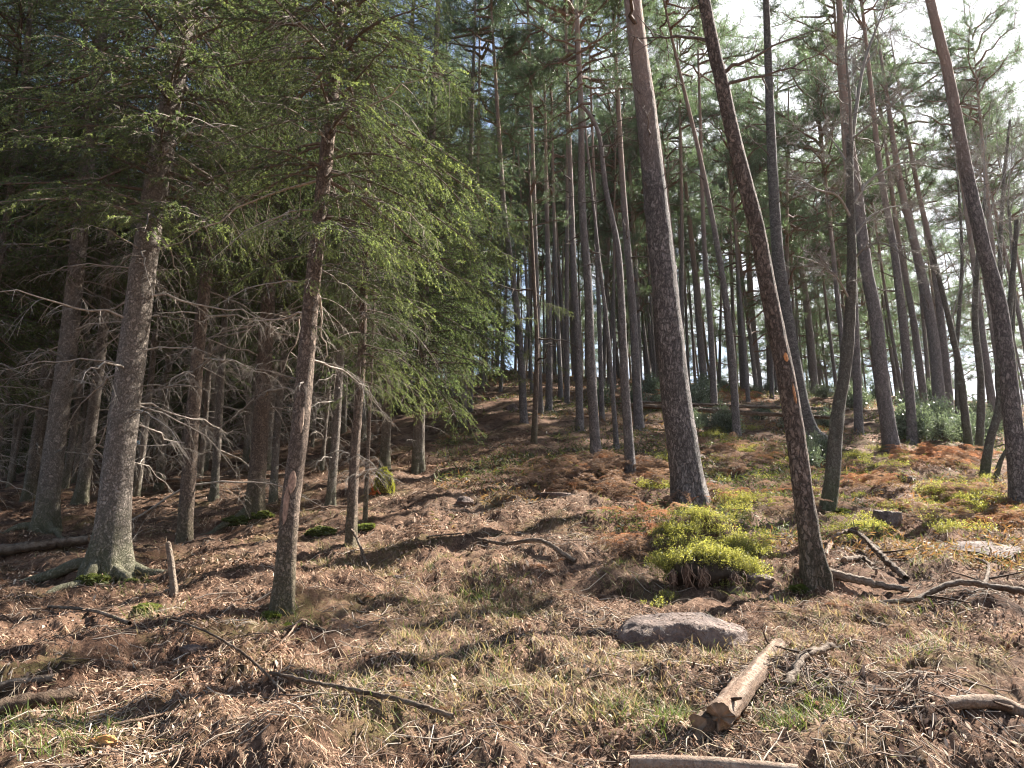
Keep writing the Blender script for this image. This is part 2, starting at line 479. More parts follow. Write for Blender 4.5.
# ------------------------------------------------------------------ ground sheet
def build_ground():
    a1 = np.radians(np.arange(-50, 50.01, 0.2))
    a2 = np.radians(np.arange(54, 306, 6.0))
    ang = np.concatenate([a1, a2])
    rr = [1.2]
    while rr[-1] < 400:
        r = rr[-1]
        rr.append(r * (1.0055 if r < 16 else (1.012 if r < 60 else 1.06)))
    rr = np.array(rr)
    X = rr[:, None] * np.sin(ang)[None]; Y = rr[:, None] * np.cos(ang)[None]
    Z = h_full(X, Y)
    v = np.stack([X, Y, Z], -1).reshape(-1, 3)
    n, m = len(ang), len(rr)
    i = np.arange(m - 1)[:, None] * n; j = np.arange(n)[None]; j2 = (j + 1) % n
    f = np.stack([i + j, i + n + j, i + n + j2, i + j2], -1).reshape(-1, 4)[:, ::-1]
    f = f[:, ::-1]
    mb = MB(); mb.add(v, f)
    c = len(v)
    cen = np.array([[0, 0, float(h_full(0.0, 0.0))]])
    cf = np.stack([np.full(n, c), np.arange(n), (np.arange(n) + 1) % n], -1)
    mb.V.append(cen.astype(np.float32)); mb.C.append(np.ones((1, 3), np.float32)); mb.F.append(cf); mb.M.append(np.zeros(n, np.int32)); mb.n += 1
    me = mb.mesh('ground', [M_GROUND])
    # normals up
    o = link('ground', me)
    nz = np.zeros(len(me.polygons) * 3); me.polygons.foreach_get('normal', nz)
    if nz.reshape(-1, 3)[:, 2].mean() < 0: me.flip_normals()
    tag(o, 'sloping forest floor of brown needle litter and dry grass', 'ground', kind='structure')


build_ground()


# ------------------------------------------------------------------ trunks
def smooth_path(pts, step):
    """Catmull-Rom through points, resampled evenly"""
    p = np.asarray(pts, float)
    if len(p) == 2: p = np.stack([p[0], (p[0] + p[1]) / 2, p[1]])
    q = np.concatenate([[2 * p[0] - p[1]], p, [2 * p[-1] - p[-2]]])
    out = []
    for i in range(1, len(q) - 2):
        t = np.linspace(0, 1, 24, endpoint=False)[:, None]
        a, b, c, d = q[i - 1], q[i], q[i + 1], q[i + 2]
        out.append(0.5 * ((2 * b) + (-a + c) * t + (2 * a - 5 * b + 4 * c - d) * t ** 2 + (-a + 3 * b - 3 * c + d) * t ** 3))
    out.append(q[-2][None]); out = np.concatenate(out)
    s = np.concatenate([[0], np.cumsum(np.linalg.norm(np.diff(out, axis=0), axis=1))])
    k = max(4, int(s[-1] / step))
    ss = np.linspace(0, s[-1], k + 1)
    return np.stack([np.interp(ss, s, out[:, i]) for i in range(3)], -1), ss


def trunk_mesh(path, ss, r, mat, n=24, seed=0, flare=0.5, lump=0.03, name='trunk', knots=14):
    t = norm(np.gradient(path, axis=0))
    a = norm(np.cross(t, np.array([0, 1.0, 0.05]))); b = np.cross(t, a)
    ang = np.arange(n) * 2 * PI / n
    A, S = np.meshgrid(ang, ss)
    R = np.broadcast_to(r[:, None], A.shape).copy()
    rs = np.random.default_rng(seed + 5)
    ph = rs.uniform(0, 6.28, 3)
    lob = 0.55 + 0.45 * np.cos(A * 3 + ph[0]) * 0.7 + 0.3 * np.cos(A * 5 + ph[1])
    R *= 1 + flare * np.exp(-np.maximum(S, 0) / (0.16 + 0.6 * r[0])) * lob
    nz = vnoise(S * 7 + 2.5 * np.cos(A), 4 * np.sin(A) + 9 + seed, seed) - 0.5
    nz2 = vnoise(S * 2.1 + np.sin(A), 1.5 * np.cos(A) + seed * 3, seed + 9) - 0.5
    nz3 = vnoise(S * 22 + 6 * np.cos(A), 11 * np.sin(A) + seed, seed + 3) - 0.5
    R *= 1 + lump * 2 * nz + lump * 2.4 * nz2 + lump * nz3
    for _ in range(knots):
        k0, a0 = rs.uniform(0.4, max(1, ss[-1] * 0.7)), rs.uniform(0, 2 * PI)
        d = ((S - k0) / 0.05) ** 2 + (np.angle(np.exp(1j * (A - a0))) / 0.22) ** 2
        R *= 1 + 0.10 * np.exp(-d)
    V = path[:, None] + R[..., None] * (np.cos(A)[..., None] * a[:, None] + np.sin(A)[..., None] * b[:, None])
    m = len(path)
    i = np.arange(m - 1)[:, None] * n; j = np.arange(n)[None]; j2 = (j + 1) % n
    f = np.stack([i + j, i + j2, i + n + j2, i + n + j], -1).reshape(-1, 4)
    mb = MB(); mb.add(V.reshape(-1, 3), f)
    return mb.mesh(name, [mat])


# ------------------------------------------------------------------ spruce branch templates
def spruce_bough(L, seed, sp=0.011, nl=0.021, nw=0.0048, green=True, droop=0.3, secstep=0.075):
    r = np.random.default_rng(seed)
    mb = MB()
    k = 12
    s = np.linspace(0, 1, k)
    wob = np.cumsum(r.normal(0, 0.02, k)) * L * 0.5
    P = np.stack([s * L, wob * s, L * (0.06 * s - droop * s ** 2 + 0.16 * droop * s ** 5)], -1)
    bark = np.array([0.13, 0.10, 0.08]) * r.uniform(0.8, 1.2)
    v, f = tube(P, 0.011 * L * (1 - s) + 0.0025, 5); mb.add(v, f, bark, 1)
    NO, ND, NC = [], [], []
    t = 0.10 * L
    side = 1
    while t < L * 0.985:
        u = t / L
        t += secstep * r.uniform(0.7, 1.3); side = -side
        p0 = np.array([np.interp(u, s, P[:, i]) for i in range(3)])
        l2 = L * (0.12 + 0.40 * (1 - u) ** 0.8) * r.uniform(0.55, 1.1) * min(1, 0.35 + u * 2.2)
        l2 = max(l2, 0.06)
        an = math.radians(r.uniform(38, 68)) * side
        d2 = np.array([math.cos(an), math.sin(an), r.uniform(-0.35, 0.1)])
        d2 = norm(d2)
        m = 6; q = np.linspace(0, 1, m)
        hang = r.uniform(0.25, 0.75)
        Q = p0 + np.outer(q * l2, d2) + np.outer(q ** 2 * l2 * hang, [0, 0, -1]) + np.outer(q ** 2 * l2 * 0.15, [1, 0, 0])
        v, f = tube(Q, 0.0032 * (1 - q) + 0.0012, 3); mb.add(v, f, bark * 0.9, 1)
        twigs = [(Q, l2, 0.25 + 0.5 * (1 - u))]
        t3 = 0.05
        s3 = 1
        while t3 < l2 * 0.95:
            w = t3 / l2; t3 += r.uniform(0.05, 0.10); s3 = -s3
            q0 = np.array([np.interp(w, q, Q[:, i]) for i in range(3)])
            l3 = min(0.20, (0.05 + 0.30 * l2 * (1 - w)) * r.uniform(0.6, 1.3))
            a3 = an + s3 * math.radians(r.uniform(35, 60))
            d3 = norm([math.cos(a3), math.sin(a3), r.uniform(-0.9, 0.0)])
            q3 = np.linspace(0, 1, 4)
            T = q0 + np.outer(q3 * l3, d3) + np.outer(q3 ** 2 * l3 * 0.35, [0, 0, -1])
            v, f = tube(T, np.full(4, 0.0014), 3); mb.add(v, f, bark * 0.9, 1)
            twigs.append((T, l3, 0.0 if u > 0.35 or r.random() < 0.5 else 0.6))
        if not green: continue
        for T, l, bare in twigs:
            cnt = int(l * (1 - bare) / sp * 2.2)
            if cnt < 2: continue
            w = r.uniform(bare, 1, cnt)
            qq = np.linspace(0, 1, len(T))
            o = np.stack([np.interp(w, qq, T[:, i]) for i in range(3)], -1)
            td = norm(T[-1] - T[0])
            d = td * 0.9 + norm(r.normal(size=(cnt, 3))) * 0.75
            NO.append(o); ND.append(d)
            tip = np.clip((w - 0.55) / 0.45, 0, 1)[:, None] * (0.25 + 0.75 * u)
            c = np.array([0.074, 0.102, 0.05]) * (1 - tip) + np.array([0.165, 0.205, 0.078]) * tip
            NC.append(c * r.uniform(0.75, 1.25, (cnt, 1)))
    if NO:
        o, d, c = np.concatenate(NO), np.concatenate(ND), np.concatenate(NC)
        v, f = needles(o, d, nl * r.uniform(0.8, 1.15, len(o)), nw, r)
        mb.add(v, f, np.repeat(c, 4, 0), 0)
    return mb


def dead_branch(L, seed, lacy=1.0):
    r = np.random.default_rng(seed)
    mb = MB()
    k = 10; s = np.linspace(0, 1, k)
    cy = r.uniform(-0.25, 0.25); arch = r.uniform(-0.1, 0.35)
    P = np.stack([s * L, cy * L * s ** 2, L * (arch * s - (arch + r.uniform(0.05, 0.35)) * s ** 2)], -1)
    P[1:-1] += r.normal(0, 0.012 * L, (k - 2, 3))
    c = np.array([0.28, 0.24, 0.20]) * r.uniform(0.6, 1.25)
    v, f = tube(P, 0.0095 * L ** 0.7 * (1 - s) + 0.0026, 5); mb.add(v, f, c)
    t = 0.12 * L; side = 1
    while t < L:
        u = t / L; t += r.uniform(0.05, 0.14) / lacy; side = -side
        p0 = np.array([np.interp(u, s, P[:, i]) for i in range(3)])
        l2 = L * (0.08 + 0.32 * (1 - u)) * r.uniform(0.4, 1.25)
        an = math.radians(r.uniform(35, 80)) * side
        d2 = np.array([math.cos(an), math.sin(an), r.uniform(-0.5, 0.2)])
        q = np.linspace(0, 1, 6); hang = r.uniform(0.2, 1.1)
        Q = p0 + np.outer(q * l2, norm(d2)) + np.outer(q ** 2 * l2 * hang, [0, 0, -1])
        v, f = tube(Q, 0.0026 * (1 - q) + 0.0014, 3); mb.add(v, f, c * r.uniform(0.75, 1.1))
        for _ in range(int(l2 / 0.07 * r.uniform(0.5, 1.3))):
            w = r.uniform(0.2, 0.95)
            q0 = np.array([np.interp(w, q, Q[:, i]) for i in range(3)])
            l3 = r.uniform(0.05, 0.22) * (0.5 + l2)
            a3 = an + r.uniform(-1.2, 1.2)
            q3 = np.linspace(0, 1, 4)
            T = q0 + np.outer(q3 * l3, norm([math.cos(a3), math.sin(a3), r.uniform(-0.9, 0.1)])) + np.outer(q3 ** 2 * l3 * 0.7, [0, 0, -1])
            v, f = tube(T, np.array([0.0016, 0.0014, 0.0012, 0.001]), 3); mb.add(v, f, c * r.uniform(0.75, 1.15))
    return mb


NEAR_B = [spruce_bough(1.0 + 0.16 * i, 100 + i, sp=0.0065) for i in range(5)]
FAR_B = [spruce_bough(1.3 + 0.2 * i, 140 + i, sp=0.026, nl=0.04, nw=0.012, secstep=0.11) for i in range(4)]
DEAD_MB = [dead_branch(1.0 + 0.15 * i, 200 + i) for i in range(7)]
DEAD_ME = [m.mesh('dead_branch', [M_TWIG]) for m in DEAD_MB]
DEADB_MB = [dead_branch(1.0 + 0.2 * i, 230 + i, 0.5) for i in range(4)]


def spruce_crown(hb, Ht, Lmax, boughs, seed, per=5, step=0.42, deadfrom=None, name='crown', az=None, low_sparse=0.0):
    """boughs in whorls; z measured from the ground"""
    r = np.random.default_rng(seed)
    mb = MB()
    z = hb
    while z < Ht - 0.3:
        u = (z - hb) / (Ht - hb)
        L = Lmax * (1 - u) ** 0.75 * (0.75 + 0.25 * min(1, u * 6)) + 0.15
        kk = per if u < 0.7 else per - 1
        a0 = r.uniform(0, 2 * PI)
        for i in range(kk):
            if r.random() < low_sparse * max(0, 1 - u * 5): continue
            b = boughs[r.integers(len(boughs))]
            bl = b.arrays()[0][:, 0].max()
            a = a0 + i * 2 * PI / kk + r.normal(0, 0.25)
            if az is not None and r.random() < 0.75: a = az + r.normal(0, 0.8)
            pit = math.radians(r.uniform(-6, 18) * (1 - u) - 22 * u)
            sc = L * r.uniform(0.7, 1.12) / bl
            mb.merge(b, rotz(a) @ roty(pit), (0, 0, z + r.uniform(-0.15, 0.15)), sc)
        z += step * r.uniform(0.8, 1.2)
    if deadfrom is not None:
        z = deadfrom
        while z < hb + 1.0:
            for i in range(r.integers(2, 5)):
                b = DEADB_MB[r.integers(len(DEADB_MB))]
                d = MB(); d.merge(b, rotz(r.uniform(0, 6.28)) @ roty(r.uniform(-0.15, 0.35)), (0, 0, z), r.uniform(0.5, 1.0))
                d.M = [np.full_like(q, 2) for q in d.M]
                mb.merge(d)
            z += r.uniform(0.2, 0.4)
    return mb.mesh(name, [M_SPRUCE, M_TWIG, M_TWIG], smooth=False)


# ------------------------------------------------------------------ pine crown
def pine_crown(Lz, Lr, seed, nb=24, tuft=26, nl=0.11, nw=0.012, dens=1.0, sub=7):
    """irregular crown hanging on the top Lz metres of a stem; origin at the crown's base on the stem"""
    r = np.random.default_rng(seed)
    mb = MB()
    TO, TD = [], []
    barkc = np.array([0.17, 0.115, 0.085])
    s = np.linspace(0, 1, 8)
    for b in range(nb):
        u = (b + r.uniform(0, 1)) / nb
        z = Lz * u ** 0.85
        L = Lr * (0.45 + 0.55 * math.sin(PI * min(1, 0.25 + 0.75 * u))) * r.uniform(0.55, 1.2) * (1 if u < 0.85 else 0.6)
        a = r.uniform(0, 2 * PI); up = r.uniform(-0.05, 0.45) + 0.5 * u
        P = np.stack([s * L * math.cos(a), s * L * math.sin(a), z + L * (up * s - 0.15 * s ** 2)], -1)
        P[1:] += np.cumsum(r.normal(0, 0.035 * L, (7, 3)), 0)
        v, f = tube(P, (0.022 * L ** 0.8) * (1 - s) + 0.008, 5); mb.add(v, f, barkc, 1)
        for _ in range(int(sub * L * dens) + 2):
            w = r.choice([0.5, 0.72, 0.97]) + r.normal(0, 0.11); w = min(max(w, 0.3), 1.0)
            p0 = np.array([np.interp(w, s, P[:, i]) for i in range(3)])
            d = norm(np.array([math.cos(a), math.sin(a), 0.3]) * 0.7 + r.normal(0, 0.6, 3))
            l2 = r.uniform(0.25, 0.7)
            q = np.linspace(0, 1, 4)
            Q = p0 + np.outer(q * l2, d) + np.outer(q ** 2 * l2 * 0.3, [0, 0, 1])
            v, f = tube(Q, 0.008 * (1 - q) + 0.004, 3); mb.add(v, f, barkc * 0.8, 1)
            for _2 in range(r.integers(4, 8)):
                ww = r.uniform(0.3, 1)
                TO.append(p0 + d * l2 * ww + np.array([0, 0, 0.3 * l2 * ww ** 2]) + r.normal(0, 0.07, 3))
                TD.append(norm(d + r.normal(0, 0.5, 3) + np.array([0, 0, 0.35])))
    TO, TD = np.array(TO), np.array(TD)
    k = len(TO)
    tone = r.uniform(0.7, 1.25, k)
    o = np.repeat(TO, tuft, 0) + np.repeat(TD, tuft, 0) * r.uniform(-0.08, 0.10, (k * tuft, 1))
    d = np.repeat(TD, tuft, 0) * 0.7 + norm(r.normal(size=(k * tuft, 3))) * 0.8
    v, f = needles(o, d, nl * r.uniform(0.6, 1.1, k * tuft), nw, r)
    c = np.array([0.105, 0.14, 0.085])[None] * np.repeat(tone, tuft)[:, None] * r.uniform(0.8, 1.2, (k * tuft, 1))
    mb.add(v, f, np.repeat(c, 4, 0), 0)
    return mb.mesh('crown', [M_PINE, M_TWIG], smooth=False)


PINE_CR = [pine_crown(5.5, 2.3, 300 + i, nb=25, tuft=18, sub=9, nl=0.12, nw=0.010) for i in range(5)]
PINE_CR_T = [pine_crown(4.0, 1.7, 320 + i, nb=15, tuft=14, sub=6, nl=0.10, nw=0.010) for i in range(3)]


def stub_mesh(seed, L=1.0):
    """bare dead pine limb, crooked, with a few side twigs"""
    r = np.random.default_rng(seed); mb = MB()
    s = np.linspace(0, 1, 9)
    P = np.stack([s * L, 0 * s, 0.25 * L * s * r.uniform(-0.5, 1)], -1)
    P[1:] += np.cumsum(r.normal(0, 0.03 * L, (8, 3)), 0)
    c = np.array([0.11, 0.085, 0.07])
    v, f = tube(P, 0.018 * L * (1 - s) + 0.004, 6); mb.add(v, f, c)
    for _ in range(7):
        w = r.uniform(0.3, 0.95); p0 = np.array([np.interp(w, s, P[:, i]) for i in range(3)])
        l2 = L * r.uniform(0.12, 0.4); q = np.linspace(0, 1, 5)
        d = norm([r.uniform(0.2, 1), r.normal(0, 0.8), r.normal(0.1, 0.5)])
        Q = p0 + np.outer(q * l2, d); Q[1:] += np.cumsum(r.normal(0, 0.03 * l2, (4, 3)), 0)
        v, f = tube(Q, 0.006 * L * (1 - q) + 0.0025, 4); mb.add(v, f, c)
    return mb.mesh('dead_branch', [M_TWIG])


STUBS = [stub_mesh(400 + i) for i in range(6)]


def frame_from(dirv, az):
    """quaternion: local z along dirv, spun by az"""
    q = Vector((0, 0, 1)).rotation_difference(Vector([float(x) for x in dirv]))
    return q @ Quaternion((0, 0, 1), az)


def tree_stem(pix, w, Htot, taper=0.75, base=None, lean_keep=1.0):
    """pix: (px, py) points from base to top; w: trunk width in px just above the base. -> base, local path, ss, r"""
    b = at(*pix[0]) if base is None else np.asarray(base)
    Y = b[1]
    P = [b] + [at_depth(px, py, Y) for px, py in pix[1:]]
    P = np.array(P)
    dep = Y * CP + (b[2] - CAM[2]) * SP
    r0 = 0.5 * w * dep / F
    top = P[-1]
    if top[2] - b[2] < Htot:
        d = norm(P[-1] - P[-2]); d = norm(d * lean_keep + np.array([0, 0, 1 - lean_keep + 0.15]))
        P = np.vstack([P, top + d * (Htot - (top[2] - b[2])) / max(d[2], 0.3)])
    loc = P - b
    loc = np.vstack([loc[0] - norm(loc[1] - loc[0]) * 0.25, loc])
    return b, loc, r0


def stem_objects(kind, label, cat, group, pix, w, Htot, mat, n=20, step=0.08, flare=0.5, lump=0.03, taper=0.8, seed=0, knots=14, tipr=0.03):
    b, loc, r0 = tree_stem(pix, w, Htot)
    path, ss = smooth_path(loc, step)
    ss0 = ss - 0.25
    r = r0 * (1 - taper * np.clip(ss0 / ss0[-1], 0, 1) ** 1.1) + 0.0
    r = np.maximum(r, tipr * 0.4)
    me = trunk_mesh(path, ss0, r, mat, n=n, seed=seed, flare=flare, lump=lump, knots=knots)
    root = link(kind, None, None, b); tag(root, label, cat, group)
    root.empty_display_size = 0.3
    link('trunk', me, root)
    return root, path, ss0, r, b


def along(path, ss, r, h):
    """point, direction, radius at height h (along stem)"""
    p = np.array([np.interp(h, ss, path[:, i]) for i in range(3)])
    q = np.array([np.interp(h + 0.3, ss, path[:, i]) for i in range(3)])
    q0 = np.array([np.interp(h - 0.3, ss, path[:, i]) for i in range(3)])
    return p, norm(q - q0), float(np.interp(h, ss, r))


def add_branches(root, path, ss, r, meshes, count, h0, h1, smin, smax, seed, tilt=(-10, 25), az=None, name='dead_branch'):
    rs = np.random.default_rng(seed)
    for i in range(count):
        h = rs.uniform(h0, h1)
        p, d, rad = along(path, ss, r, h)
        a = rs.uniform(0, 2 * PI) if az is None else rs.normal(az[0], az[1])
        q = frame_from(d, a) @ Quaternion((0, 1, 0), math.radians(rs.uniform(*tilt)))
        out = np.array(q @ Vector((1, 0, 0)))
        link(name, meshes[rs.integers(len(meshes))], root, p + out * rad * 0.75, q, rs.uniform(smin, smax))


# ------------------------------------------------------------------ SPRUCES, left
CR_NEAR = [spruce_crown(0.0, 13.0, 2.4, NEAR_B, 500 + i, per=6, step=0.40, low_sparse=0.25) for i in range(3)]
CR_FAR = [spruce_crown(0.0, 14.0, 2.1, FAR_B, 520 + i, per=5, step=0.42) for i in range(3)]
CR_BG = [spruce_crown(3.0 + i * 0.7, 17.0 + i, 2.2, FAR_B, 540 + i, per=5, step=0.45, deadfrom=0.9) for i in range(3)]
CR_LOW = [spruce_crown(0.6, 11.0 + i, 2.3, FAR_B, 560 + i, per=6, step=0.33) for i in range(2)]


def spruce(label, pix, w, Htot, hb, mat=M_BSPR, crown=None, cs=1.0, dead=24, d0=1.2, dl=(0.6, 1.2), seed=0, n=22, flare=0.6, group=None, cat='spruce', caz=0.0):
    root, path, ss, r, b = stem_objects('spruce_tree', label, cat, group, pix, w, Htot, mat, n=n, seed=seed, flare=flare)
    if crown is not None:
        p, d, _ = along(path, ss, r, hb)
        link('crown', crown, root, p, frame_from(norm(d + np.array([0, 0, 0.6])), caz), cs)
    if dead: add_branches(root, path, ss, r, DEAD_ME, int(dead * 1.6), d0, hb + 1.8, dl[0], dl[1], seed + 31)
    return root, path, ss, r, b


S1 = spruce('thick grey spruce with flared roots, the stoutest trunk on the left', [(108, 572), (117, 480), (130, 370), (149, 230), (166, 130), (185, 20)], 32, 16, 4.7, M_BSPR, CR_NEAR[0], 1.05, 26, 1.6, seed=1, n=40, flare=0.75)
S2 = spruce('slim reddish-brown spruce with knotted bark and mossy foot, forward of the dark thicket', [(283, 603), (291, 500), (301, 420), (313, 280), (329, 130), (338, 30)], 20, 14, 4.1, M_BSPR2, CR_NEAR[1], 0.78, 14, 1.9, (0.5, 1.0), seed=2, n=32, flare=0.45, caz=0.6)
S3 = spruce('grey spruce trunk just left of the stoutest flared spruce', [(44, 527), (58, 420), (70, 330), (80, 230), (92, 120)], 21, 17, 4.8, M_BSPR, CR_NEAR[2], 1.0, 20, 1.2, seed=3)
S4 = spruce('slender brown spruce between the stout flared spruce and the reddish one', [(184, 547), (192, 430), (200, 330), (211, 240), (222, 150)], 15, 14, 4.2, M_BSPR2, CR_NEAR[1], 0.75, 22, 0.9, seed=4, caz=2.0)
S5 = spruce('brown spruce trunk close behind and left of the reddish forward spruce', [(254, 518), (261, 420), (268, 300), (275, 180)], 17, 17, 4.6, M_BSPR2, CR_NEAR[0], 0.9, 22, 1.0, seed=5, caz=3.0)
S6 = spruce('thin spruce with a pale lit edge, beside a hair-thin pole stem', [(351, 543), (355, 450), (361, 370), (364, 290)], 11, 9, 2.9, M_BSPR2, CR_NEAR[2], 0.46, 10, 0.8, (0.35, 0.8), seed=6, caz=1.0)
S7 = spruce('hair-thin dead spruce pole right beside a thin lit spruce', [(365, 523), (368, 450), (371, 380)], 5, 4.2, 3.5, M_BSPR2, None, 1, 8, 0.7, (0.2, 0.5), seed=7, n=10, flare=0.2)
S8 = spruce('dark thin spruce standing directly behind the stout flared trunk', [(80, 508), (92, 420), (101, 350), (110, 250)], 12, 15, 4.5, M_BSPR, CR_FAR[0], 0.9, 18, 0.8, seed=8)
S9 = spruce('pale grey spruce trunk at the far left edge', [(2, 452), (9, 330), (14, 250), (20, 120)], 13, 18, 5.5, M_BSPR, CR_FAR[1], 1.0, 14, 1.5, seed=9)
S10 = spruce('dark spruce trunk in shade behind the left grey spruce', [(29, 500), (45, 390), (61, 270), (72, 160)], 13, 17, 5, M_BSPR, CR_FAR[2], 1.0, 16, 1.0, seed=10)
S11 = spruce('thin dark spruce in the thicket just right of the slender brown spruce', [(214, 500), (220, 400), (226, 300)], 8, 13, 4.4, M_BSPR, CR_FAR[0], 0.8, 16, 0.8, seed=11, caz=1.1)
S12 = spruce('thin dark spruce between the stout flared trunk and the slender brown spruce', [(159, 490), (166, 400), (174, 300)], 8, 14, 4.4, M_BSPR, CR_FAR[1], 0.85, 16, 0.8, seed=12, caz=2.2)
S13 = spruce('short thin spruce in the shade right behind the thin lit spruce', [(330, 505), (336, 430), (342, 330)], 9, 13, 3.0, M_BSPR, CR_FAR[2], 0.85, 14, 0.6, seed=13, caz=2.2)
S14 = spruce('spruce with green boughs down to head height at the edge of the clearing slope', [(418, 470), (420, 400), (424, 300), (430, 180)], 12, 15, 1.5, M_BSPR, CR_LOW[0], 0.95, 6, 0.5, (0.4, 0.8), seed=14, caz=0.4)
S15 = spruce('low branching spruce deeper in shade left of the clearing slope', [(384, 470), (388, 400), (396, 280)], 10, 15, 1.6, M_BSPR, CR_LOW[1], 1.05, 6, 0.5, (0.4, 0.8), seed=15, caz=1.4)
S16 = spruce('leafy spruce whose lower boughs sweep over the top of the clearing slope', [(462, 425), (464, 360), (468, 240)], 9, 16, 1.9, M_BSPR, CR_LOW[0], 1.15, 4, 0.5, (0.4, 0.8), seed=16, caz=2.4)


# green boughs hung separately on the near forward trunks, needles tinted as if sunlit
SUN_B = [spruce_bough(0.8 + 0.15 * i, 170 + i, sp=0.0055, nw=0.005, nl=0.021, droop=0.45) for i in range(5)]
BOUGH_ME = [b.mesh('green_bough', [M_SPRUCE_LIT, M_TWIG], smooth=False) for b in SUN_B]


def hang(tr, specs):
    root, path, ss, r, b = tr
    for h, az, tilt, sc, k in specs:
        p, d, rad = along(path, ss, r, h)
        q = frame_from(d, math.radians(az)) @ Quaternion((0, 1, 0), math.radians(tilt))
        link('green_bough', BOUGH_ME[k % 5], root, p + np.array(q @ Vector((1, 0, 0))) * rad * 0.7, q, sc)


hang(S2, [(3.1, -20, 8, 0.75, 0), (3.6, 10, 4, 1.0, 1), (2.95, -80, 12, 0.5, 2), (3.5, -100, 10, 0.8, 3), (3.2, 200, 14, 0.55, 4), (3.7, -45, 0, 1.0, 2), (2.5, -30, 12, 0.42, 1), (4.1, 10, 6, 1.1, 4), (4.0, -150, 4, 0.9, 0)])
hang(S2, [(3.3, -75, 14, 0.6, 3), (3.4, -60, 6, 1.1, 4), (3.6, 0, 2, 1.3, 0), (4.2, -30, 0, 1.3, 1), (4.4, 170, 4, 1.0, 2), (4.6, -80, 0, 1.2, 3), (4.9, -120, 0, 1.0, 0), (5.2, -60, 0, 1.1, 4), (5.5, -100, 0, 1.1, 1)])
hang(S6, [(1.9, -30, 10, 0.5, 0), (2.2, 10, 12, 0.7, 1), (2.4, -80, 8, 0.55, 2), (2.6, 40, 14, 0.9, 3), (2.0, -140, 12, 0.4, 4), (2.7, -10, 16, 1.1, 2)])
hang(S1, [(4.2, -60, 5, 1.0, 2), (4.4, -110, 2, 1.2, 3), (4.6, 0, 6, 1.2, 4), (4.5, 180, 6, 1.3, 1), (5.0, -90, 2, 1.0, 0), (5.3, -70, 2, 1.1, 4), (5.6, -120, 0, 1.2, 2), (5.9, -90, 0, 1.2, 1), (6.2, -60, 0, 1.2, 3), (5.4, -150, 0, 1.3, 3), (5.7, -20, 0, 1.3, 0)])

rs = np.random.default_rng(5)
hang(S2, [(rs.uniform(3.5, 6.6), rs.uniform(-125, 15), rs.uniform(0, 20), rs.uniform(0.7, 1.4), i) for i in range(20)])
hang(S1, [(rs.uniform(4.2, 7.4), rs.uniform(-140, 40), rs.uniform(-4, 16), rs.uniform(0.9, 1.6), i) for i in range(24)])
hang(S4, [(rs.uniform(4.0, 7.5), rs.uniform(-120, 60), rs.uniform(-4, 16), rs.uniform(0.8, 1.4), i) for i in range(14)])
hang(S6, [(rs.uniform(2.2, 5.5), rs.uniform(-110, 60), rs.uniform(0, 20), rs.uniform(0.6, 1.3), i) for i in range(16)])
hang(S14, [(rs.uniform(1.5, 7), rs.uniform(-120, 50), rs.uniform(5, 22), rs.uniform(1.2, 2.0), i) for i in range(22)])
hang(S16, [(rs.uniform(2, 8), rs.uniform(-120, 50), rs.uniform(5, 22), rs.uniform(1.4, 2.2), i) for i in range(18)])

# background spruces, random in the thicket
_occ = [np.array(t[4][:2]) for t in (S1, S2, S3, S4, S5, S6, S7, S8, S9, S10, S11, S12, S13, S14, S15, S16)]
STEM_BG = []
for i in range(3):
    hgt = 17.0 + i
    zz = np.linspace(-0.4, hgt, 40)
    wob = np.stack([0.12 * np.sin(zz * 0.5 + i), 0.10 * np.cos(zz * 0.4 + i * 2), zz], -1); wob[:, :2] -= wob[1, :2]
    STEM_BG.append(trunk_mesh(wob, zz, np.maximum(0.115 * (1 - np.clip(zz / hgt, 0, 1)), 0.01), M_BSPR, n=10, seed=i, flare=0.4, name='trunk', knots=6))
cnt = 0
tries = 0
while cnt < 84 and tries < 9000:
    tries += 1
    Y = rng.uniform(11, 48); u = rng.uniform(-1.25, 0.02 if Y > 26 else -0.22)
    x = u * Y * 0.66
    if Y < 16 and u > -0.3: continue
    p = np.array([x, Y])
    if min(np.linalg.norm(p - q) for q in _occ) < (1.05 if Y < 25 else 1.6): continue
    _occ.append(p)
    z = float(h_full(x, Y))
    root = link('spruce_tree', None, None, (x, Y, z), (rng.normal(0, 0.025), rng.normal(0, 0.025), rng.uniform(0, 6.28)), rng.uniform(0.75, 1.15))
    near = Y < 22
    tag(root, 'thin dark spruce stem with lacy dead lower twigs deep in the shaded thicket' if near else 'dark spruce far back in the thicket on the left, only partly visible', 'spruce',
        'thin spruces in the shaded thicket' if near else 'spruces far back in the thicket')
    k = rng.integers(3)
    tw = rng.uniform(0.5, 1.0); link('trunk', STEM_BG[k], root, (0, 0, 0), None, (tw, tw, 1)); link('crown', CR_BG[k], root)
    cnt += 1


# ------------------------------------------------------------------ PINES
def pine(label, pix, w, Htot, cb, mat=M_BPINE_F, crown=None, cs=1.0, stubs=5, s0=3.0, seed=0, n=16, group=None, flare=0.55, cat='pine', taper=0.72, sl=(0.4, 1.3), lump=0.03, step=0.12):
    root, path, ss, r, b = stem_objects('pine_tree', label, cat, group, pix, w, Htot, mat, n=n, step=step, seed=seed, flare=flare, taper=taper, lump=lump)
    if crown is not None:
        p, d, _ = along(path, ss, r, cb)
        link('crown', crown, root, p, frame_from(d, seed * 1.7), cs)
    if stubs: add_branches(root, path, ss, r, STUBS, stubs, s0, cb, sl[0], sl[1], seed + 71, tilt=(-35, 10))
    _occ.append(b[:2])
    return root, path, ss, r, b


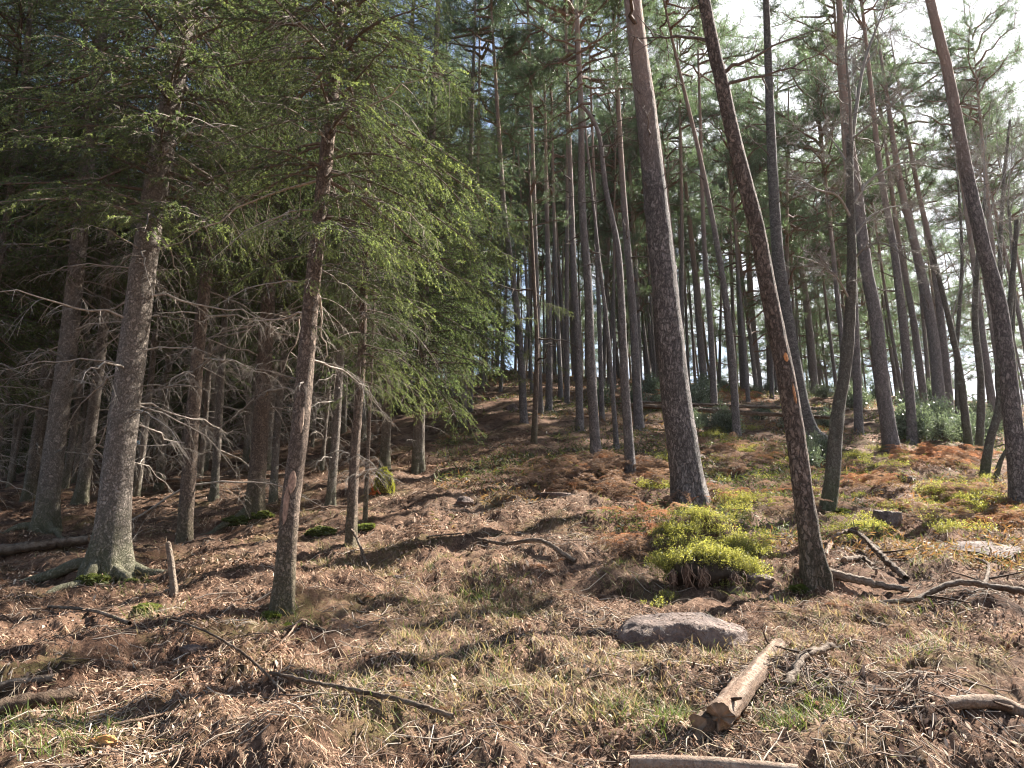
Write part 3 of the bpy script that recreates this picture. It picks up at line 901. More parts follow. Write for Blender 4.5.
PC, PT = PINE_CR, PINE_CR_T
P1 = pine('big Scots pine, dark plated below and pink-orange high up, at centre right', [(690, 500), (682, 440), (675, 390), (661, 250), (646, 110), (632, -5)], 32, 20, 13.5, M_BPINE, PC[0], 1.0, 0, seed=21, n=48, flare=0.5, taper=0.88, lump=0.02, step=0.06)
_r, _p, _s, _rr, _b = P1
add_branches(_r, _p, _s, _rr, STUBS, 16, 3.5, 9.5, 0.3, 0.7, 8, tilt=(-60, 0))
add_branches(_r, _p, _s, _rr, STUBS, 5, 7.0, 12.0, 1.2, 2.0, 9, tilt=(-30, 0))
P2 = pine('dark leaning pine with an orange bark scar, foremost of the pines on the right', [(815, 579), (804, 500), (790, 400), (767, 284), (757, 230), (737, 152), (720, 75), (703, -5)], 20.5, 15, 10.5, M_BDARK, PT[0], 0.9, 7, 5.5, seed=22, n=36, flare=0.9, taper=0.7, lump=0.03, step=0.06)
P3 = pine('dark mottled trunk rising behind the leaning pine to the top of the picture', [(820, 443), (808, 426), (797, 380), (784, 300), (777, 244), (771, 135), (766, 0)], 15, 19, 14, M_BBIRCH, PT[1], 1.0, 7, 5, seed=23, n=20)
P5 = pine('tall leaning pine nearest the right edge, against the bright sky', [(1021, 503), (1001, 318), (984, 250), (964, 159), (947, 68), (930, 0)], 18, 20, 14.5, M_BPINE, PT[2], 1.0, 7, 5.5, seed=25, n=28, taper=0.92, step=0.08)


def scar(tr, h, az, width, hgt, col, seed):
    """torn patch of bare wood set in the bark"""
    root, path, ss, r, b = tr
    rs_ = np.random.default_rng(seed); mb = MB(); nu, nv = 9, 12
    V, C = [], []
    for j in range(nv):
        v_ = j / (nv - 1) * 2 - 1
        p, d, rad = along(path, ss, r, h + v_ * hgt)
        wv = width * math.sqrt(max(0.02, 1 - v_ * v_)) * rs_.uniform(0.8, 1.15)
        q = frame_from(d, az)
        for i in range(nu):
            a = (i / (nu - 1) * 2 - 1) * wv / rad
            o = np.array(q @ Vector((math.cos(a), math.sin(a), 0)))
            edge = min(1, 2.2 * (1 - abs(i / (nu - 1) * 2 - 1)))
            V.append(p + o * (rad * 1.02 + 0.008 * edge + rs_.normal(0, 0.0015))); C.append(np.array(col) * rs_.uniform(0.7, 1.2) * (0.6 + 0.4 * edge))
    F = [[j * nu + i, j * nu + i + 1, (j + 1) * nu + i + 1, (j + 1) * nu + i] for j in range(nv - 1) for i in range(nu - 1)]
    mb.add(np.array(V), np.array(F), np.array(C))
    link('bark_scar', mb.mesh('bark_scar', [M_CUT]), root)


scar(P2, 2.25, -1.5, 0.025, 0.05, (0.50, 0.22, 0.09), 1)
scar(P2, 1.85, -1.35, 0.018, 0.11, (0.36, 0.17, 0.08), 2)
scar(S2, 1.05, -1.4, 0.035, 0.10, (0.33, 0.21, 0.15), 3)
scar(S2, 0.85, -1.8, 0.030, 0.16, (0.30, 0.19, 0.135), 4)
scar(S2, 1.6, -1.2, 0.02, 0.12, (0.36, 0.26, 0.19), 5)
MID = [
    ('tall pine with the thick foot beside the yellow-green bilberry bank', [(893, 453), (882, 385), (876, 318), (866, 267), (857, 190), (849, 135), (842, 60), (839, 0)], 17, 20, 14, 1),
    ('straight dark pine right behind the thick-footed one by the bilberry bank', [(913, 443), (906, 352), (894, 250), (880, 169), (868, 60)], 11, 19, 13, 2),
    ('orange-tinged leaning pine, broader of a close pair before the pale evergreen shrubs', [(940, 417), (933, 335), (916, 250), (899, 176), (886, 90)], 14, 19, 13, 3),
    ('orange-tinged leaning pine, right one of a close pair before the pale evergreen shrubs', [(950, 413), (941, 320), (931, 250), (916, 180), (898, 80)], 10, 19, 13, 4),
    ('dark pine between the gnarled lichened tree and the thick-footed pine', [(859, 434), (856, 352), (852, 250), (845, 150)], 10, 18, 12.5, 0),
    ('slim pine seen left of the orange-tinged pair', [(925, 410), (913, 318), (900, 250), (889, 170)], 9, 19, 13, 1),
    ('smooth dark pine behind the leaning scarred pine, to its right', [(815, 396), (808, 318), (799, 250), (793, 203), (786, 120)], 10, 19, 13, 2),
    ('straight dark pine at the left end of the pine rows near the slope top', [(524, 424), (520, 345), (513, 277), (505, 220), (500, 150)], 9, 18, 12, 3),
    ('straight pine behind the sapling at the top of the bare slope', [(549, 410), (549, 318), (547, 220)], 8, 18, 12, 4),
    ('grey-stemmed pine second from the thick front pine of the centre row', [(580, 430), (578, 351), (574, 277), (571, 190)], 9, 18, 12, 0),
    ('thickest front pine of the centre row, dark and straight, with rusty bracken at its foot', [(596, 457), (591, 368), (588, 284), (582, 203), (581, 112), (578, 40)], 12, 18, 12.5, 1),
    ('very thin pine between the two front pines of the centre row', [(617, 450), (612, 385), (606, 318), (597, 240)], 6, 13, 10, 2),
    ('stout dark pine directly left of the big pink-topped Scots pine', [(639, 429), (635, 351), (632, 300), (624, 203), (618, 100)], 11, 18, 12.5, 4),
    ('thin dark pine behind the thickest front pine of the centre row', [(602, 420), (600, 340), (597, 260)], 6, 17, 12, 0),
    ('pine half hidden behind the big pink-topped Scots pine, to its left', [(648, 381), (644, 320), (640, 230)], 8, 19, 13, 1),
    ('slender pine right of the big pink-topped Scots pine, its foot in pale scrub', [(705, 395), (700, 335), (693, 254), (683, 160), (675, 60)], 9, 19, 13.5, 2),
    ('dark pine right of the big pink-topped Scots pine, second to its right', [(715, 417), (710, 318), (704, 240), (700, 112), (697, 20)], 8, 19, 13.5, 3),
    ('pine bending left high up, third to the right of the big pink-topped Scots pine', [(737, 437), (730, 335), (718, 250), (701, 162), (684, 90), (668, 20)], 9, 18, 13, 4),
    ('straight pine beyond the fallen logs, left of the leaning scarred pine', [(745, 383), (740, 300), (738, 240), (731, 140)], 10, 19, 13, 0),
    ('pink-stemmed pine close left of the leaning scarred pine, beyond the fallen logs', [(759, 390), (752, 318), (748, 220), (752, 112), (742, 40)], 9, 20, 14, 1),
    ('thin pale pine stem tight behind the big pink-topped Scots pine, on its right side', [(690, 405), (681, 330), (672, 237), (662, 152), (652, 91)], 5, 17, 13, 2),
    ('slim grey pine behind the bare multi-stemmed tree on the right', [(994, 417), (983, 340), (972, 250), (960, 170)], 9, 18, 13, 0),
    ('dark pine at the right behind the tallest leaning pine', [(1008, 420), (1000, 350), (992, 250)], 10, 17, 12.5, 3),
]
for i, (lab, pix, w, Ht, cb, ci) in enumerate(MID):
    pine(lab, pix, w * 0.88, Ht, cb, M_BPINE_F, PC[ci], (0.62 if i < 3 else 0.95 + 0.07 * (i % 4)), 5 + (i * 7) % 5, 3.5, seed=30 + i, n=14, taper=0.88)
# curved pine of the centre row
PCUR = pine('centre row pine whose upper stem curves left into a crook', [(631, 474), (625, 385), (622, 318), (618, 250), (606, 190), (600, 140), (592, 118), (582, 106)], 10, 1.0, 7.2, M_BPINE_F, PT[0], 0.8, 6, 4.5, seed=60, n=18, taper=0.6)
SAP = pine('thin sapling stem with green side twigs at the top of the bare slope', [(534, 444), (537, 351), (535, 301), (533, 260)], 6, 8, 5.5, M_BSPR2, PT[1], 0.5, 4, 1.5, seed=61, n=10)
hang(SAP, [(1.6, 200, 0, 0.8, 0), (2.0, -30, 0, 0.9, 1), (2.6, 100, 0, 0.8, 2), (3.1, -120, 0, 0.9, 3), (3.6, 20, 0, 0.7, 4)])

# filler pines on the slope beyond
STEM_P = []
for i in range(4):
    hgt = 18.0
    zz = np.linspace(-0.4, hgt, 60)
    wob = np.stack([0.10 * np.sin(zz * 0.25 + i * 2), 0.08 * np.cos(zz * 0.22 + i), zz], -1); wob[:, :2] -= wob[1, :2]
    STEM_P.append((trunk_mesh(wob, zz, np.maximum(0.145 * (1 - 0.75 * np.clip(zz / hgt, 0, 1)), 0.01), M_BPINE_F, n=10, seed=10 + i, flare=0.3, knots=5), wob, zz))
cnt = tries = 0
while cnt < 120 and tries < 6000:
    tries += 1
    Y = rng.uniform(24, 62); u = rng.uniform(-0.22, 1.08)
    if u > 0.15 and Y < 33: continue
    if u < 0.05 and Y < 26: continue
    if u > 0.84 and rng.random() < 0.75: continue
    x = u * Y * 0.66
    p = np.array([x, Y])
    if min(np.linalg.norm(p - q) for q in _occ) < 1.7: continue
    _occ.append(p)
    z = float(h_full(x, Y))
    root = link('pine_tree', None, None, (x, Y, z), (rng.normal(0, 0.03), rng.normal(-0.03, 0.035), rng.uniform(0, 6.28)), rng.uniform(0.8, 1.12))
    if Y < 33: lab, g = 'slim dark pine among the trunks crowding the middle of the slope', 'slim pines in the middle of the slope'
    elif u < 0.55: lab, g = 'distant pine high on the slope behind the nearer trunks', 'distant pines high on the slope'
    else: lab, g = 'distant pine on the crest at the right with bright sky behind it', 'distant pines on the right crest'
    tag(root, lab, 'pine', g)
    k = rng.integers(4); me, wob, zz = STEM_P[k]; tw = rng.uniform(0.5, 0.95)
    link('trunk', me, root, (0, 0, 0), None, (tw, tw, 1))
    hb = rng.uniform(7.5, 12.5)
    p0 = [np.interp(hb, zz, wob[:, i]) for i in range(3)]
    link('crown', PC[rng.integers(5)], root, p0, (0, 0, rng.uniform(0, 6.28)), rng.uniform(1.0, 1.45))
    cnt += 1


# trees behind everything: pines with low crowns on the upper slope, dark spruces at the back of the thicket
PINE_LOW = [pine_crown(9.0, 2.5, 340 + i, nb=34, tuft=9, sub=7, nl=0.15, nw=0.015) for i in range(3)]
cnt = tries = 0
while cnt < 112 and tries < 6000:
    tries += 1
    Y = rng.uniform(34, 84); u = rng.uniform(-0.35, 1.12)
    if Y < 40 and u > 0.6: continue
    if u > 0.80 and rng.random() < 0.7: continue
    x = u * Y * 0.66; p = np.array([x, Y])
    if min(np.linalg.norm(p - q) for q in _occ) < 1.8: continue
    _occ.append(p); z = float(h_full(x, Y))
    root = link('pine_tree', None, None, (x, Y, z), (rng.normal(0, 0.03), rng.normal(-0.02, 0.03), rng.uniform(0, 6.28)), rng.uniform(0.75, 1.1))
    tag(root, 'far pine with green crown reaching low, closing the view behind the trunks', 'pine', 'far low-crowned pines')
    k = rng.integers(4); me, wob, zz = STEM_P[k]; link('trunk', me, root)
    hb = rng.uniform(0.6, 6.0); p0 = [np.interp(hb, zz, wob[:, i]) for i in range(3)]
    link('crown', PINE_LOW[rng.integers(3)], root, p0, (0, 0, rng.uniform(0, 6.28)), rng.uniform(0.9, 1.25))
    cnt += 1
cnt = tries = 0
while cnt < 72 and tries < 6000:
    tries += 1
    Y = rng.uniform(27, 62); u = rng.uniform(-1.2, 0.05)
    if u > -0.25 and Y < 40: continue
    x = u * Y * 0.66; p = np.array([x, Y])
    if min(np.linalg.norm(p - q) for q in _occ) < 1.6: continue
    _occ.append(p); z = float(h_full(x, Y))
    root = link('spruce_tree', None, None, (x, Y, z), (rng.normal(0, 0.02), rng.normal(0, 0.02), rng.uniform(0, 6.28)), rng.uniform(0.8, 1.25))
    tag(root, 'dark spruce with boughs to the ground, closing the back of the thicket', 'spruce', 'low-boughed spruces at the back')
    link('trunk', STEM_BG[rng.integers(3)], root); link('crown', CR_LOW[rng.integers(2)], root)
    cnt += 1


# ------------------------------------------------------------------ bare deciduous trees
def bare_tree_mesh(base_path, r0, seed, mb=None, levels=3, nb=14, start=0.3, spread=0.9, ln=0.45, curl=0.1, minr=0.0034):
    rs = np.random.default_rng(seed)
    mb = mb or MB()
    c0 = np.array([0.22, 0.20, 0.175])

    def grow(P, r, lev):
        s = np.linspace(0, 1, len(P))
        rad = r * (1 - 0.8 * s) + minr * 0.3
        v, f = tube(P, rad, 6 if lev == 0 else (5 if lev == 1 else 3)); mb.add(v, f, c0 * rs.uniform(0.8, 1.2))
        if lev >= levels: return
        L = np.linalg.norm(np.diff(P, axis=0), axis=1).sum()
        cnt_ = nb if lev == 0 else int(max(2, nb * 0.55))
        for _ in range(cnt_):
            w = rs.uniform(start if lev == 0 else 0.15, 0.98)
            p0 = np.array([np.interp(w, s, P[:, i]) for i in range(3)])
            k = min(len(P) - 2, int(w * (len(P) - 1)))
            d = norm(P[k + 1] - P[k])
            d2 = norm(d * rs.uniform(0.3, 1.0) + norm(rs.normal(size=3)) * spread + np.array([0, 0, 0.12]))
            l2 = L * ln * rs.uniform(0.5, 1.1) * (1.1 - 0.6 * w)
            m = 7; q = np.linspace(0, 1, m)
            Q = p0 + np.outer(q * l2, d2); Q[1:] += np.cumsum(rs.normal(0, curl * l2 / 3, (m - 1, 3)), 0)
            grow(Q, max(minr, r * (1 - 0.8 * w) * rs.uniform(0.35, 0.6)), lev + 1)
    grow(np.asarray(base_path), r0, 0)
    return mb


# gnarled lichened tree
P4 = stem_objects('deciduous_tree', 'gnarled lichened bare tree with twisting twiggy branches, right of the leaning scarred pine', 'tree', None,
                  [(828, 506), (833, 470), (837, 420), (845, 368), (850, 318), (852, 250), (850, 190), (850, 135)], 14, 6.0, M_BOAK, n=24, seed=80, flare=0.5, taper=0.5, lump=0.08)
root, path, ss, r, b = P4
Yb = b[1]


def pixpath(pts, dys, Y0, origin):
    return np.array([at_depth(px, py, Y0 + dy) - origin for (px, py), dy in zip(pts, dys)])


limbs = [
    ([(851, 150), (856, 110), (863, 68), (872, 40), (884, 10), (895, -20)], [0, 0.1, 0.2, .3, .4, .5], 0.040),
    ([(851, 150), (850, 100), (846, 50), (850, 0)], [0, -.2, -.4, -.6], 0.030),
    ([(852, 220), (838, 196), (818, 190), (800, 180), (780, 178)], [0, -.2, -.4, -.5, -.6], 0.026),
    ([(852, 205), (870, 180), (895, 165), (920, 160), (945, 150)], [0, .1, .1, .2, .3], 0.026),
    ([(850, 300), (835, 275), (815, 262), (792, 255)], [0, -.3, -.5, -.7], 0.020),
    ([(851, 262), (868, 245), (888, 245), (912, 262), (935, 270)], [0, -.2, -.4, -.6, -.8], 0.022),
    ([(852, 240), (872, 215), (905, 205), (940, 210)], [0, .2, .4, .5], 0.020),
    ([(851, 170), (832, 140), (812, 130), (788, 138)], [0, .2, .4, .5], 0.02),
    ([(851, 140), (875, 120), (900, 100), (925, 95)], [0, -.2, -.3, -.5], 0.02),
]
for i, (pts, dys, rr_) in enumerate(limbs):
    P = pixpath(pts, dys, Yb, b); P, _ = smooth_path(P, 0.12)
    mb = bare_tree_mesh(P, rr_, 800 + i, levels=3, nb=16, start=0.12, ln=0.42, curl=0.16)
    link('branch', mb.mesh('branch', [M_TWIG]), root)

for i, (lab, pts, w, Ht, limbpts) in enumerate([
    ('bare thin-stemmed tree in front of the pale shrubs, left stem of the cluster', [(969, 448), (959, 368), (953, 338), (947, 311), (935, 262)], 8, 6, [[(950, 325), (962, 280), (975, 230), (985, 190)], [(936, 265), (925, 240), (910, 225)], [(945, 300), (930, 285), (905, 280)]]),
    ('bare upright stem in the middle of the thin tree cluster on the right', [(979, 455), (981, 385), (975, 320), (978, 260), (985, 200)], 8, 6, [[(980, 250), (995, 200), (1010, 160), (1022, 130)], [(977, 280), (962, 250), (955, 215)], [(985, 200), (985, 150), (992, 100)]]),
    ('curving bare stem right of the thin tree cluster, bowed like a hook', [(984, 475), (990, 440), (1000, 405), (999, 370), (1008, 320), (1014, 260)], 9, 6, [[(1012, 270), (1010, 220), (1018, 180)], [(1003, 340), (985, 310), (965, 300)], [(1014, 260), (1024, 200), (1030, 140)]]),
    ('short slanting bare stem at the foot of the right-hand leaning pine', [(995, 478), (1001, 460), (1010, 444), (1018, 430)], 5, 1.2, [[(1010, 444), (1016, 420), (1022, 400)]]),
    ('bare twiggy birch by the right edge, its fine branches against the white sky', [(1000, 432), (1003, 340), (1000, 260), (1004, 180), (1010, 120)], 6, 7, [[(1002, 250), (985, 200), (975, 150), (968, 110)], [(1003, 200), (1015, 150), (1022, 100)], [(1004, 180), (996, 130), (1000, 80)], [(1001, 280), (1014, 240), (1024, 215)]]),
    ('thin grey bare tree with fan of fine twigs, just left of the tallest leaning pine', [(958, 440), (957, 350), (962, 260), (958, 180)], 5, 5, [[(960, 230), (972, 170), (990, 120)], [(958, 180), (952, 120), (958, 60)], [(960, 280), (942, 240), (930, 190)], [(961, 250), (985, 215), (1010, 195)]]),
    ('slender bare sapling with upswept twigs between the tallest leaning pine and the right edge', [(1016, 445), (1012, 360), (1014, 280), (1008, 200)], 5, 5, [[(1012, 300), (1000, 250), (990, 190), (985, 140)], [(1008, 200), (1012, 140), (1005, 80)], [(1014, 260), (1022, 200), (1034, 150)], [(1010, 230), (996, 200), (978, 180)]]),
]):
    root, path, ss, r, b = stem_objects('deciduous_tree', lab, 'tree', None, pts, w, Ht, M_BOAK, n=12, seed=90 + i, flare=0.3, taper=0.55, lump=0.06)
    for j, lp in enumerate(limbpts):
        P = pixpath(lp, [0.1 * q * (-1) ** j for q in range(len(lp))], b[1], b); P, _ = smooth_path(P, 0.15)
        mb = bare_tree_mesh(P, 0.018, 850 + i * 10 + j, levels=3, nb=11, start=0.1, ln=0.45, curl=0.12)
        link('branch', mb.mesh('branch', [M_TWIG]), root)


# ------------------------------------------------------------------ rocks
def ico(sub):
    import bmesh
    bm = bmesh.new(); bmesh.ops.create_icosphere(bm, subdivisions=sub, radius=1)
    v = np.array([q.co[:] for q in bm.verts]); f = np.array([[w.index for w in q.verts] for q in bm.faces]); bm.free()
    return v, f


ICO_V, ICO_F = ico(5)


def rock_mesh(size, seed, planes=14, rough=0.07, flat_top=None):
    r = np.random.default_rng(seed)
    v = ICO_V.copy()
    for i in range(planes):
        nrm = norm(r.normal(size=3)); lim = r.uniform(0.55, 0.85)
        d = v @ nrm; ex = np.maximum(d - lim, 0)
        v -= ex[:, None] * nrm * 0.92
    if flat_top: v[:, 2] = np.where(v[:, 2] > flat_top, flat_top + (v[:, 2] - flat_top) * 0.12, v[:, 2])
    off = Vector(r.uniform(0, 50, 3))
    nz = np.array([mnoise.fractal(Vector(p) * 2.2 + off, 0.7, 2.1, 7) for p in v])
    v = v * (1 + rough * nz)[:, None]
    v = v * np.asarray(size)
    mb = MB(); mb.add(v, ICO_F)
    return mb.mesh('rock', [M_ROCK])


def rock(label, px, py, size, seed, rz=0.0, tilt=(0, 0), sink=0.3, flat=None, planes=15, name='rock', cat='rock'):
    p = at(px, py)
    o = link(name, rock_mesh(size, seed, planes, flat_top=flat), None, p + np.array([0, 0, size[2] * (1 - 2 * sink) * 0.5]), (tilt[0], tilt[1], rz))
    if max(size) > 0.3:
        r = np.random.default_rng(seed + 90); me = o.data
        nv = len(me.vertices); co_ = np.zeros(nv * 3); nn_ = np.zeros(nv * 3)
        me.vertices.foreach_get('co', co_); me.vertices.foreach_get('normal', nn_); co_ = co_.reshape(-1, 3); nn_ = nn_.reshape(-1, 3)
        ok = np.where(nn_[:, 2] > 0.55)[0]; k = r.choice(ok, min(len(ok), 260)); pp = co_[k] + nn_[k] * 0.004
        dd = norm(np.cross(nn_[k], r.normal(size=(len(k), 3))) + nn_[k] * 0.08)
        v, f = needles(pp, dd, r.uniform(0.015, 0.06, len(k)), r.uniform(0.002, 0.008, len(k)), r)
        c = np.array([[0.30, 0.2, 0.13], [0.16, 0.1, 0.07], [0.42, 0.32, 0.22]])[r.integers(3, size=len(k))]
        mb = MB(); mb.add(v, f, np.repeat(c, 4, 0)); link('needle_litter', mb.mesh('needle_litter', [M_LITTER], smooth=False), o)
    return tag(o, label, cat)


rock('broad flat-topped brown boulder half sunk in the litter', 686, 638, (0.56, 0.44, 0.26), 3, 0.15, (0.12, -0.05), 0.42, 0.66)
rock('angular dark-red rock on the mossy slope right of the gnarled tree', 888, 524, (0.29, 0.20, 0.22), 4, 0.5, (0.1, 0.15), 0.12)
rock('grey stone beside the right end of the overgrown stump', 757, 584, (0.20, 0.14, 0.10), 5, 0.3, (0.1, 0), 0.3)
rock('flat purple-grey rock slab let into the slope near the right edge', 978, 549, (0.60, 0.50, 0.10), 6, -0.1, (0.24, 0.05), 0.50, 0.55)
rock('pale grey stone in the shaded middle of the bare slope', 464, 503, (0.16, 0.13, 0.12), 7, 0.8, (0, 0), 0.3)
rock('small round stone in the litter, left of the flat boulder', 398, 573, (0.06, 0.05, 0.045), 8, 0.2)
rock('small purplish stone among litter in front of the short upright snag', 191, 655, (0.09, 0.06, 0.045), 9, 0.2)
rock('low grey rock at the top of the slope among rusty bracken', 690, 462, (0.35, 0.25, 0.16), 10, 0.2)
rock('low flat rock behind the bracken left of the big pine', 560, 497, (0.42, 0.18, 0.10), 12, 0.1, (0.1, 0), 0.35, 0.5)
rock('orange-tinted stone in front of the overgrown stump', 736, 590, (0.08, 0.06, 0.05), 13, 0.1)
rock('grey rock poking out of bilberry below the bare stem cluster', 905, 480, (0.25, 0.2, 0.15), 14, 0.4)
rock('pale cut stone block near the top of the bare slope', 513, 410, (0.32, 0.22, 0.2), 15, 0.9, (0.2, 0.1), 0.2)


# ------------------------------------------------------------------ logs and branches on the ground
def log_obj(label, pts, r0, r1, mat=M_LOGD, name='fallen_branch', cat='branch', seed=0, lift=0.5, n=22, side=(), cutends=True, lump=0.06, step=0.03, curl=0.0, jag=True, plates=1.0):
    """pts: pixels on the ground, or (px,py,extra height)"""
    rs = np.random.default_rng(seed)
    W3 = []
    for i, q in enumerate(pts):
        p = at(q[0], q[1]); p[2] += (q[2] if len(q) > 2 else 0)
        u = i / (len(pts) - 1)
        p[2] += (r0 + (r1 - r0) * u) * lift
        W3.append(p)
    W3 = np.array(W3)
    if name == 'fallen_log' and len(W3) > 2:      # a stiff log: straight, resting on the highest bits of ground under it
        uu = np.linspace(0, 1, len(W3)) if False else np.linalg.norm(W3 - W3[0], axis=1) / np.linalg.norm(W3[-1] - W3[0])
        bow = rs.normal(0, 0.008, 3)
        L3 = W3[0] + (W3[-1] - W3[0]) * uu[:, None] + np.sin(uu * PI)[:, None] * bow
        L3[:, 2] += 0.6 * max(0.0, float((W3[:, 2] - L3[:, 2]).max())); W3 = L3
    b = W3[0].copy()
    path, ss = smooth_path(W3 - b, step)
    cu = curl or min(0.006, r0 * 0.22)
    path[1:-1] += rs.normal(0, cu, (len(path) - 2, 3))
    if not side and name == 'fallen_branch' and r0 > 0.012:
        side = [(rs.uniform(0.2, 0.95), (rs.normal(0, 0.16), rs.normal(0, 0.16), rs.uniform(0.0, 0.08)), r0 * rs.uniform(0.25, 0.5)) for _ in range(rs.integers(2, 5))]
    u = ss / ss[-1]
    r = r0 + (r1 - r0) * u
    nn = len(path)
    t = norm(np.gradient(path, axis=0)); ref = np.array([0, 0, 1.0]); a = norm(np.cross(t, ref)); bb = np.cross(t, a)
    ang = np.arange(n) * 2 * PI / n
    A, S = np.meshgrid(ang, ss)
    R = r[:, None] * (1 + lump * 2 * (vnoise(S * 9 / max(0.3, r0 * 12) + np.cos(A), 2 * np.sin(A) + seed, seed) - 0.5) + lump * 2 * (vnoise(S * 30 + 3 * np.cos(A), 5 * np.sin(A) + seed, seed + 2) - 0.5))
    kf = 0.02 / max(r0, 0.008)
    pl = np.clip((fbm(S * 5 * min(kf, 2) + 2 * np.cos(A) + seed, 1.6 * np.sin(A) + seed * 2, seed + 4, 3) - 0.02) / 0.10, 0, 1)    # bark plates left on
    grain = 0.62 + 0.7 * vnoise(7 * np.cos(A) + 50 + S * 1.5, 7 * np.sin(A) + S * 1.2, seed + 6)
    pl = pl * plates
    R = R * (1 + 0.09 * pl)
    ccol = (grain * (1 - 0.5 * pl))[..., None] * (np.array([1.0, 1, 1]) * (1 - pl[..., None]) + np.array([0.95, 0.82, 0.72]) * pl[..., None])
    V = path[:, None] + R[..., None] * (np.cos(A)[..., None] * a[:, None] + np.sin(A)[..., None] * bb[:, None])
    if jag:
        for e, sgn in ((0, -1), (1, -1), (-1, 1), (-2, 1)):
            V[e] += (sgn * t[e])[None] * (vnoise(ang * 2.2, ang * 0 + seed, seed) * r0 * (1.0 if e in (0, -1) else 0.3))[:, None]
    i = np.arange(nn - 1)[:, None] * n; j = np.arange(n)[None]; j2 = (j + 1) % n
    f = np.stack([i + j, i + j2, i + n + j2, i + n + j], -1).reshape(-1, 4)
    mb = MB(); mb.add(V.reshape(-1, 3), f, ccol.reshape(-1, 3))
    o = link(name, mb.mesh(name, [mat]), None, b); tag(o, label, cat)
    if cutends and r0 > 0.025:
        for e, k in ((0, 0), (-1, 1)):
            ring = V[e]; c = ring.mean(0)
            col = np.array([0.22, 0.145, 0.095]); inner = c + (-t[e] if e == 0 else t[e]) * 0.006
            rim = ring + (-t[e] if e == 0 else t[e]) * 0.003
            mid = (rim - inner) * 0.55 + inner
            vv = np.vstack([inner[None], mid, rim]); J = np.arange(n); J2 = (J + 1) % n
            e_ = MB()
            e_.add(vv, np.stack([np.zeros(n, int), 1 + J, 1 + J2], -1), np.vstack([[col * 0.6], np.tile(col, (n, 1)), np.tile(col * 0.6, (n, 1))]))
            e_.add(vv, np.stack([1 + J, 1 + n + J, 1 + n + J2, 1 + J2], -1), np.vstack([[col * 0.6], np.tile(col, (n, 1)), np.tile(col * 0.6, (n, 1))]))
            link('cut_end', e_.mesh('cut_end', [M_CUT], smooth=False), o)
    for (w, dl, rr) in side:   # side limbs: fraction along, offset vector, radius
        p0 = np.array([np.interp(w, u, path[:, i]) for i in range(3)])
        Q = np.array([p0, p0 + np.array(dl) * 0.5 + rs.normal(0, 0.02, 3), p0 + np.array(dl)])
        Q, _ = smooth_path(Q, 0.05)
        sgr = np.linspace(1, 0.35, len(Q))
        v, f = tube(Q, rr * sgr, 7); m2 = MB(); m2.add(v, f, (0.30, 0.24, 0.19))
        link('side_branch', m2.mesh('side_branch', [mat]), o)
    return o


log_obj('thick pale barkless log with a broken lower end, lying toward the viewer', [(723, 745), (745, 705), (772, 663), (779, 657)], 0.066, 0.046, M_LOG, 'fallen_log', 'log', 1, 0.75, 36, curl=0.0015, plates=0.8, side=[(0.08, (0.05, -0.10, 0.06), 0.018), (0.12, (-0.06, -0.06, 0.04), 0.022), (0.9, (-0.05, 0.05, 0.14), 0.012), (0.97, (0.03, 0.14, 0.05), 0.014), (0.98, (-0.02, 0.18, 0.03), 0.018), (0.6, (0.10, 0.02, 0.03), 0.012)], lump=0.08)
log_obj('dark hollow log stub against the broken end of the thick pale log', [(703, 748), (716, 742)], 0.06, 0.05, M_LOGD, 'fallen_log', 'log', 2, 0.6, 16, lump=0.1)
log_obj('bent stick propped right of the thick pale log', [(788, 690), (805, 676, 0.04), (833, 657, 0.10)], 0.028, 0.02, M_LOGD, 'fallen_branch', 'branch', 3, 0.8)
log_obj('pale smooth pole cut off by the bottom edge', [(632, 773), (680, 777), (740, 785), (800, 793)], 0.045, 0.04, M_LOG, 'fallen_log', 'log', 4, 0.6, 16, lump=0.025, curl=0.0006, jag=False, plates=0.0, side=[(0.3, (0.02, 0.03, 0.07), 0.008)])
log_obj('stout short branch lying at the right edge in the foreground', [(949, 714), (975, 712), (1000, 708), (1028, 710), (1060, 716)], 0.035, 0.04, M_LOG, 'fallen_branch', 'branch', 5, 0.9, 16, curl=0.002, plates=0.25)
log_obj('long crooked branch with a knotted bend, lying across the right of the clearing', [(858, 604), (885, 607, .02), (915, 611, .03), (925, 608, .05), (960, 601, .06), (1000, 600, .06), (1050, 602, .05)], 0.02, 0.032, M_LOGD, 'fallen_branch', 'branch', 6, 0.8, 14, side=[(0.34, (0.22, -0.35, -0.05), 0.014), (0.75, (-0.15, 0.5, 0.15), 0.012)])
log_obj('forked pale branch behind the long crooked branch', [(975, 597), (985, 590, .06), (990, 577, .10), (978, 570, .05)], 0.02, 0.012, M_LOGD, 'fallen_branch', 'branch', 7, 0.8, side=[(0.4, (0.5, 0.0, 0.1), 0.012)])
log_obj('split log lying against the foot of the leaning scarred pine', [(833, 577), (850, 581, .02), (890, 582), (905, 584)], 0.05, 0.025, M_LOGD, 'fallen_log', 'log', 8, 0.7)
log_obj('arched pale branch in the deadwood heap beside the leaning scarred pine', [(826, 562), (835, 548, .08), (848, 543, .13), (858, 545, .13)], 0.026, 0.018, M_LOG, 'fallen_branch', 'branch', 9, 0.8)
log_obj('long straight branch sloping down the right side of the deadwood heap', [(843, 536, .1), (860, 549, .16), (880, 562, .1), (905, 573, .03)], 0.022, 0.034, M_LOGD, 'fallen_branch', 'branch', 10, 0.8, side=[(0.7, (0.4, -0.05, 0.05), 0.014), (0.8, (0.35, 0.1, 0.0), 0.01)])
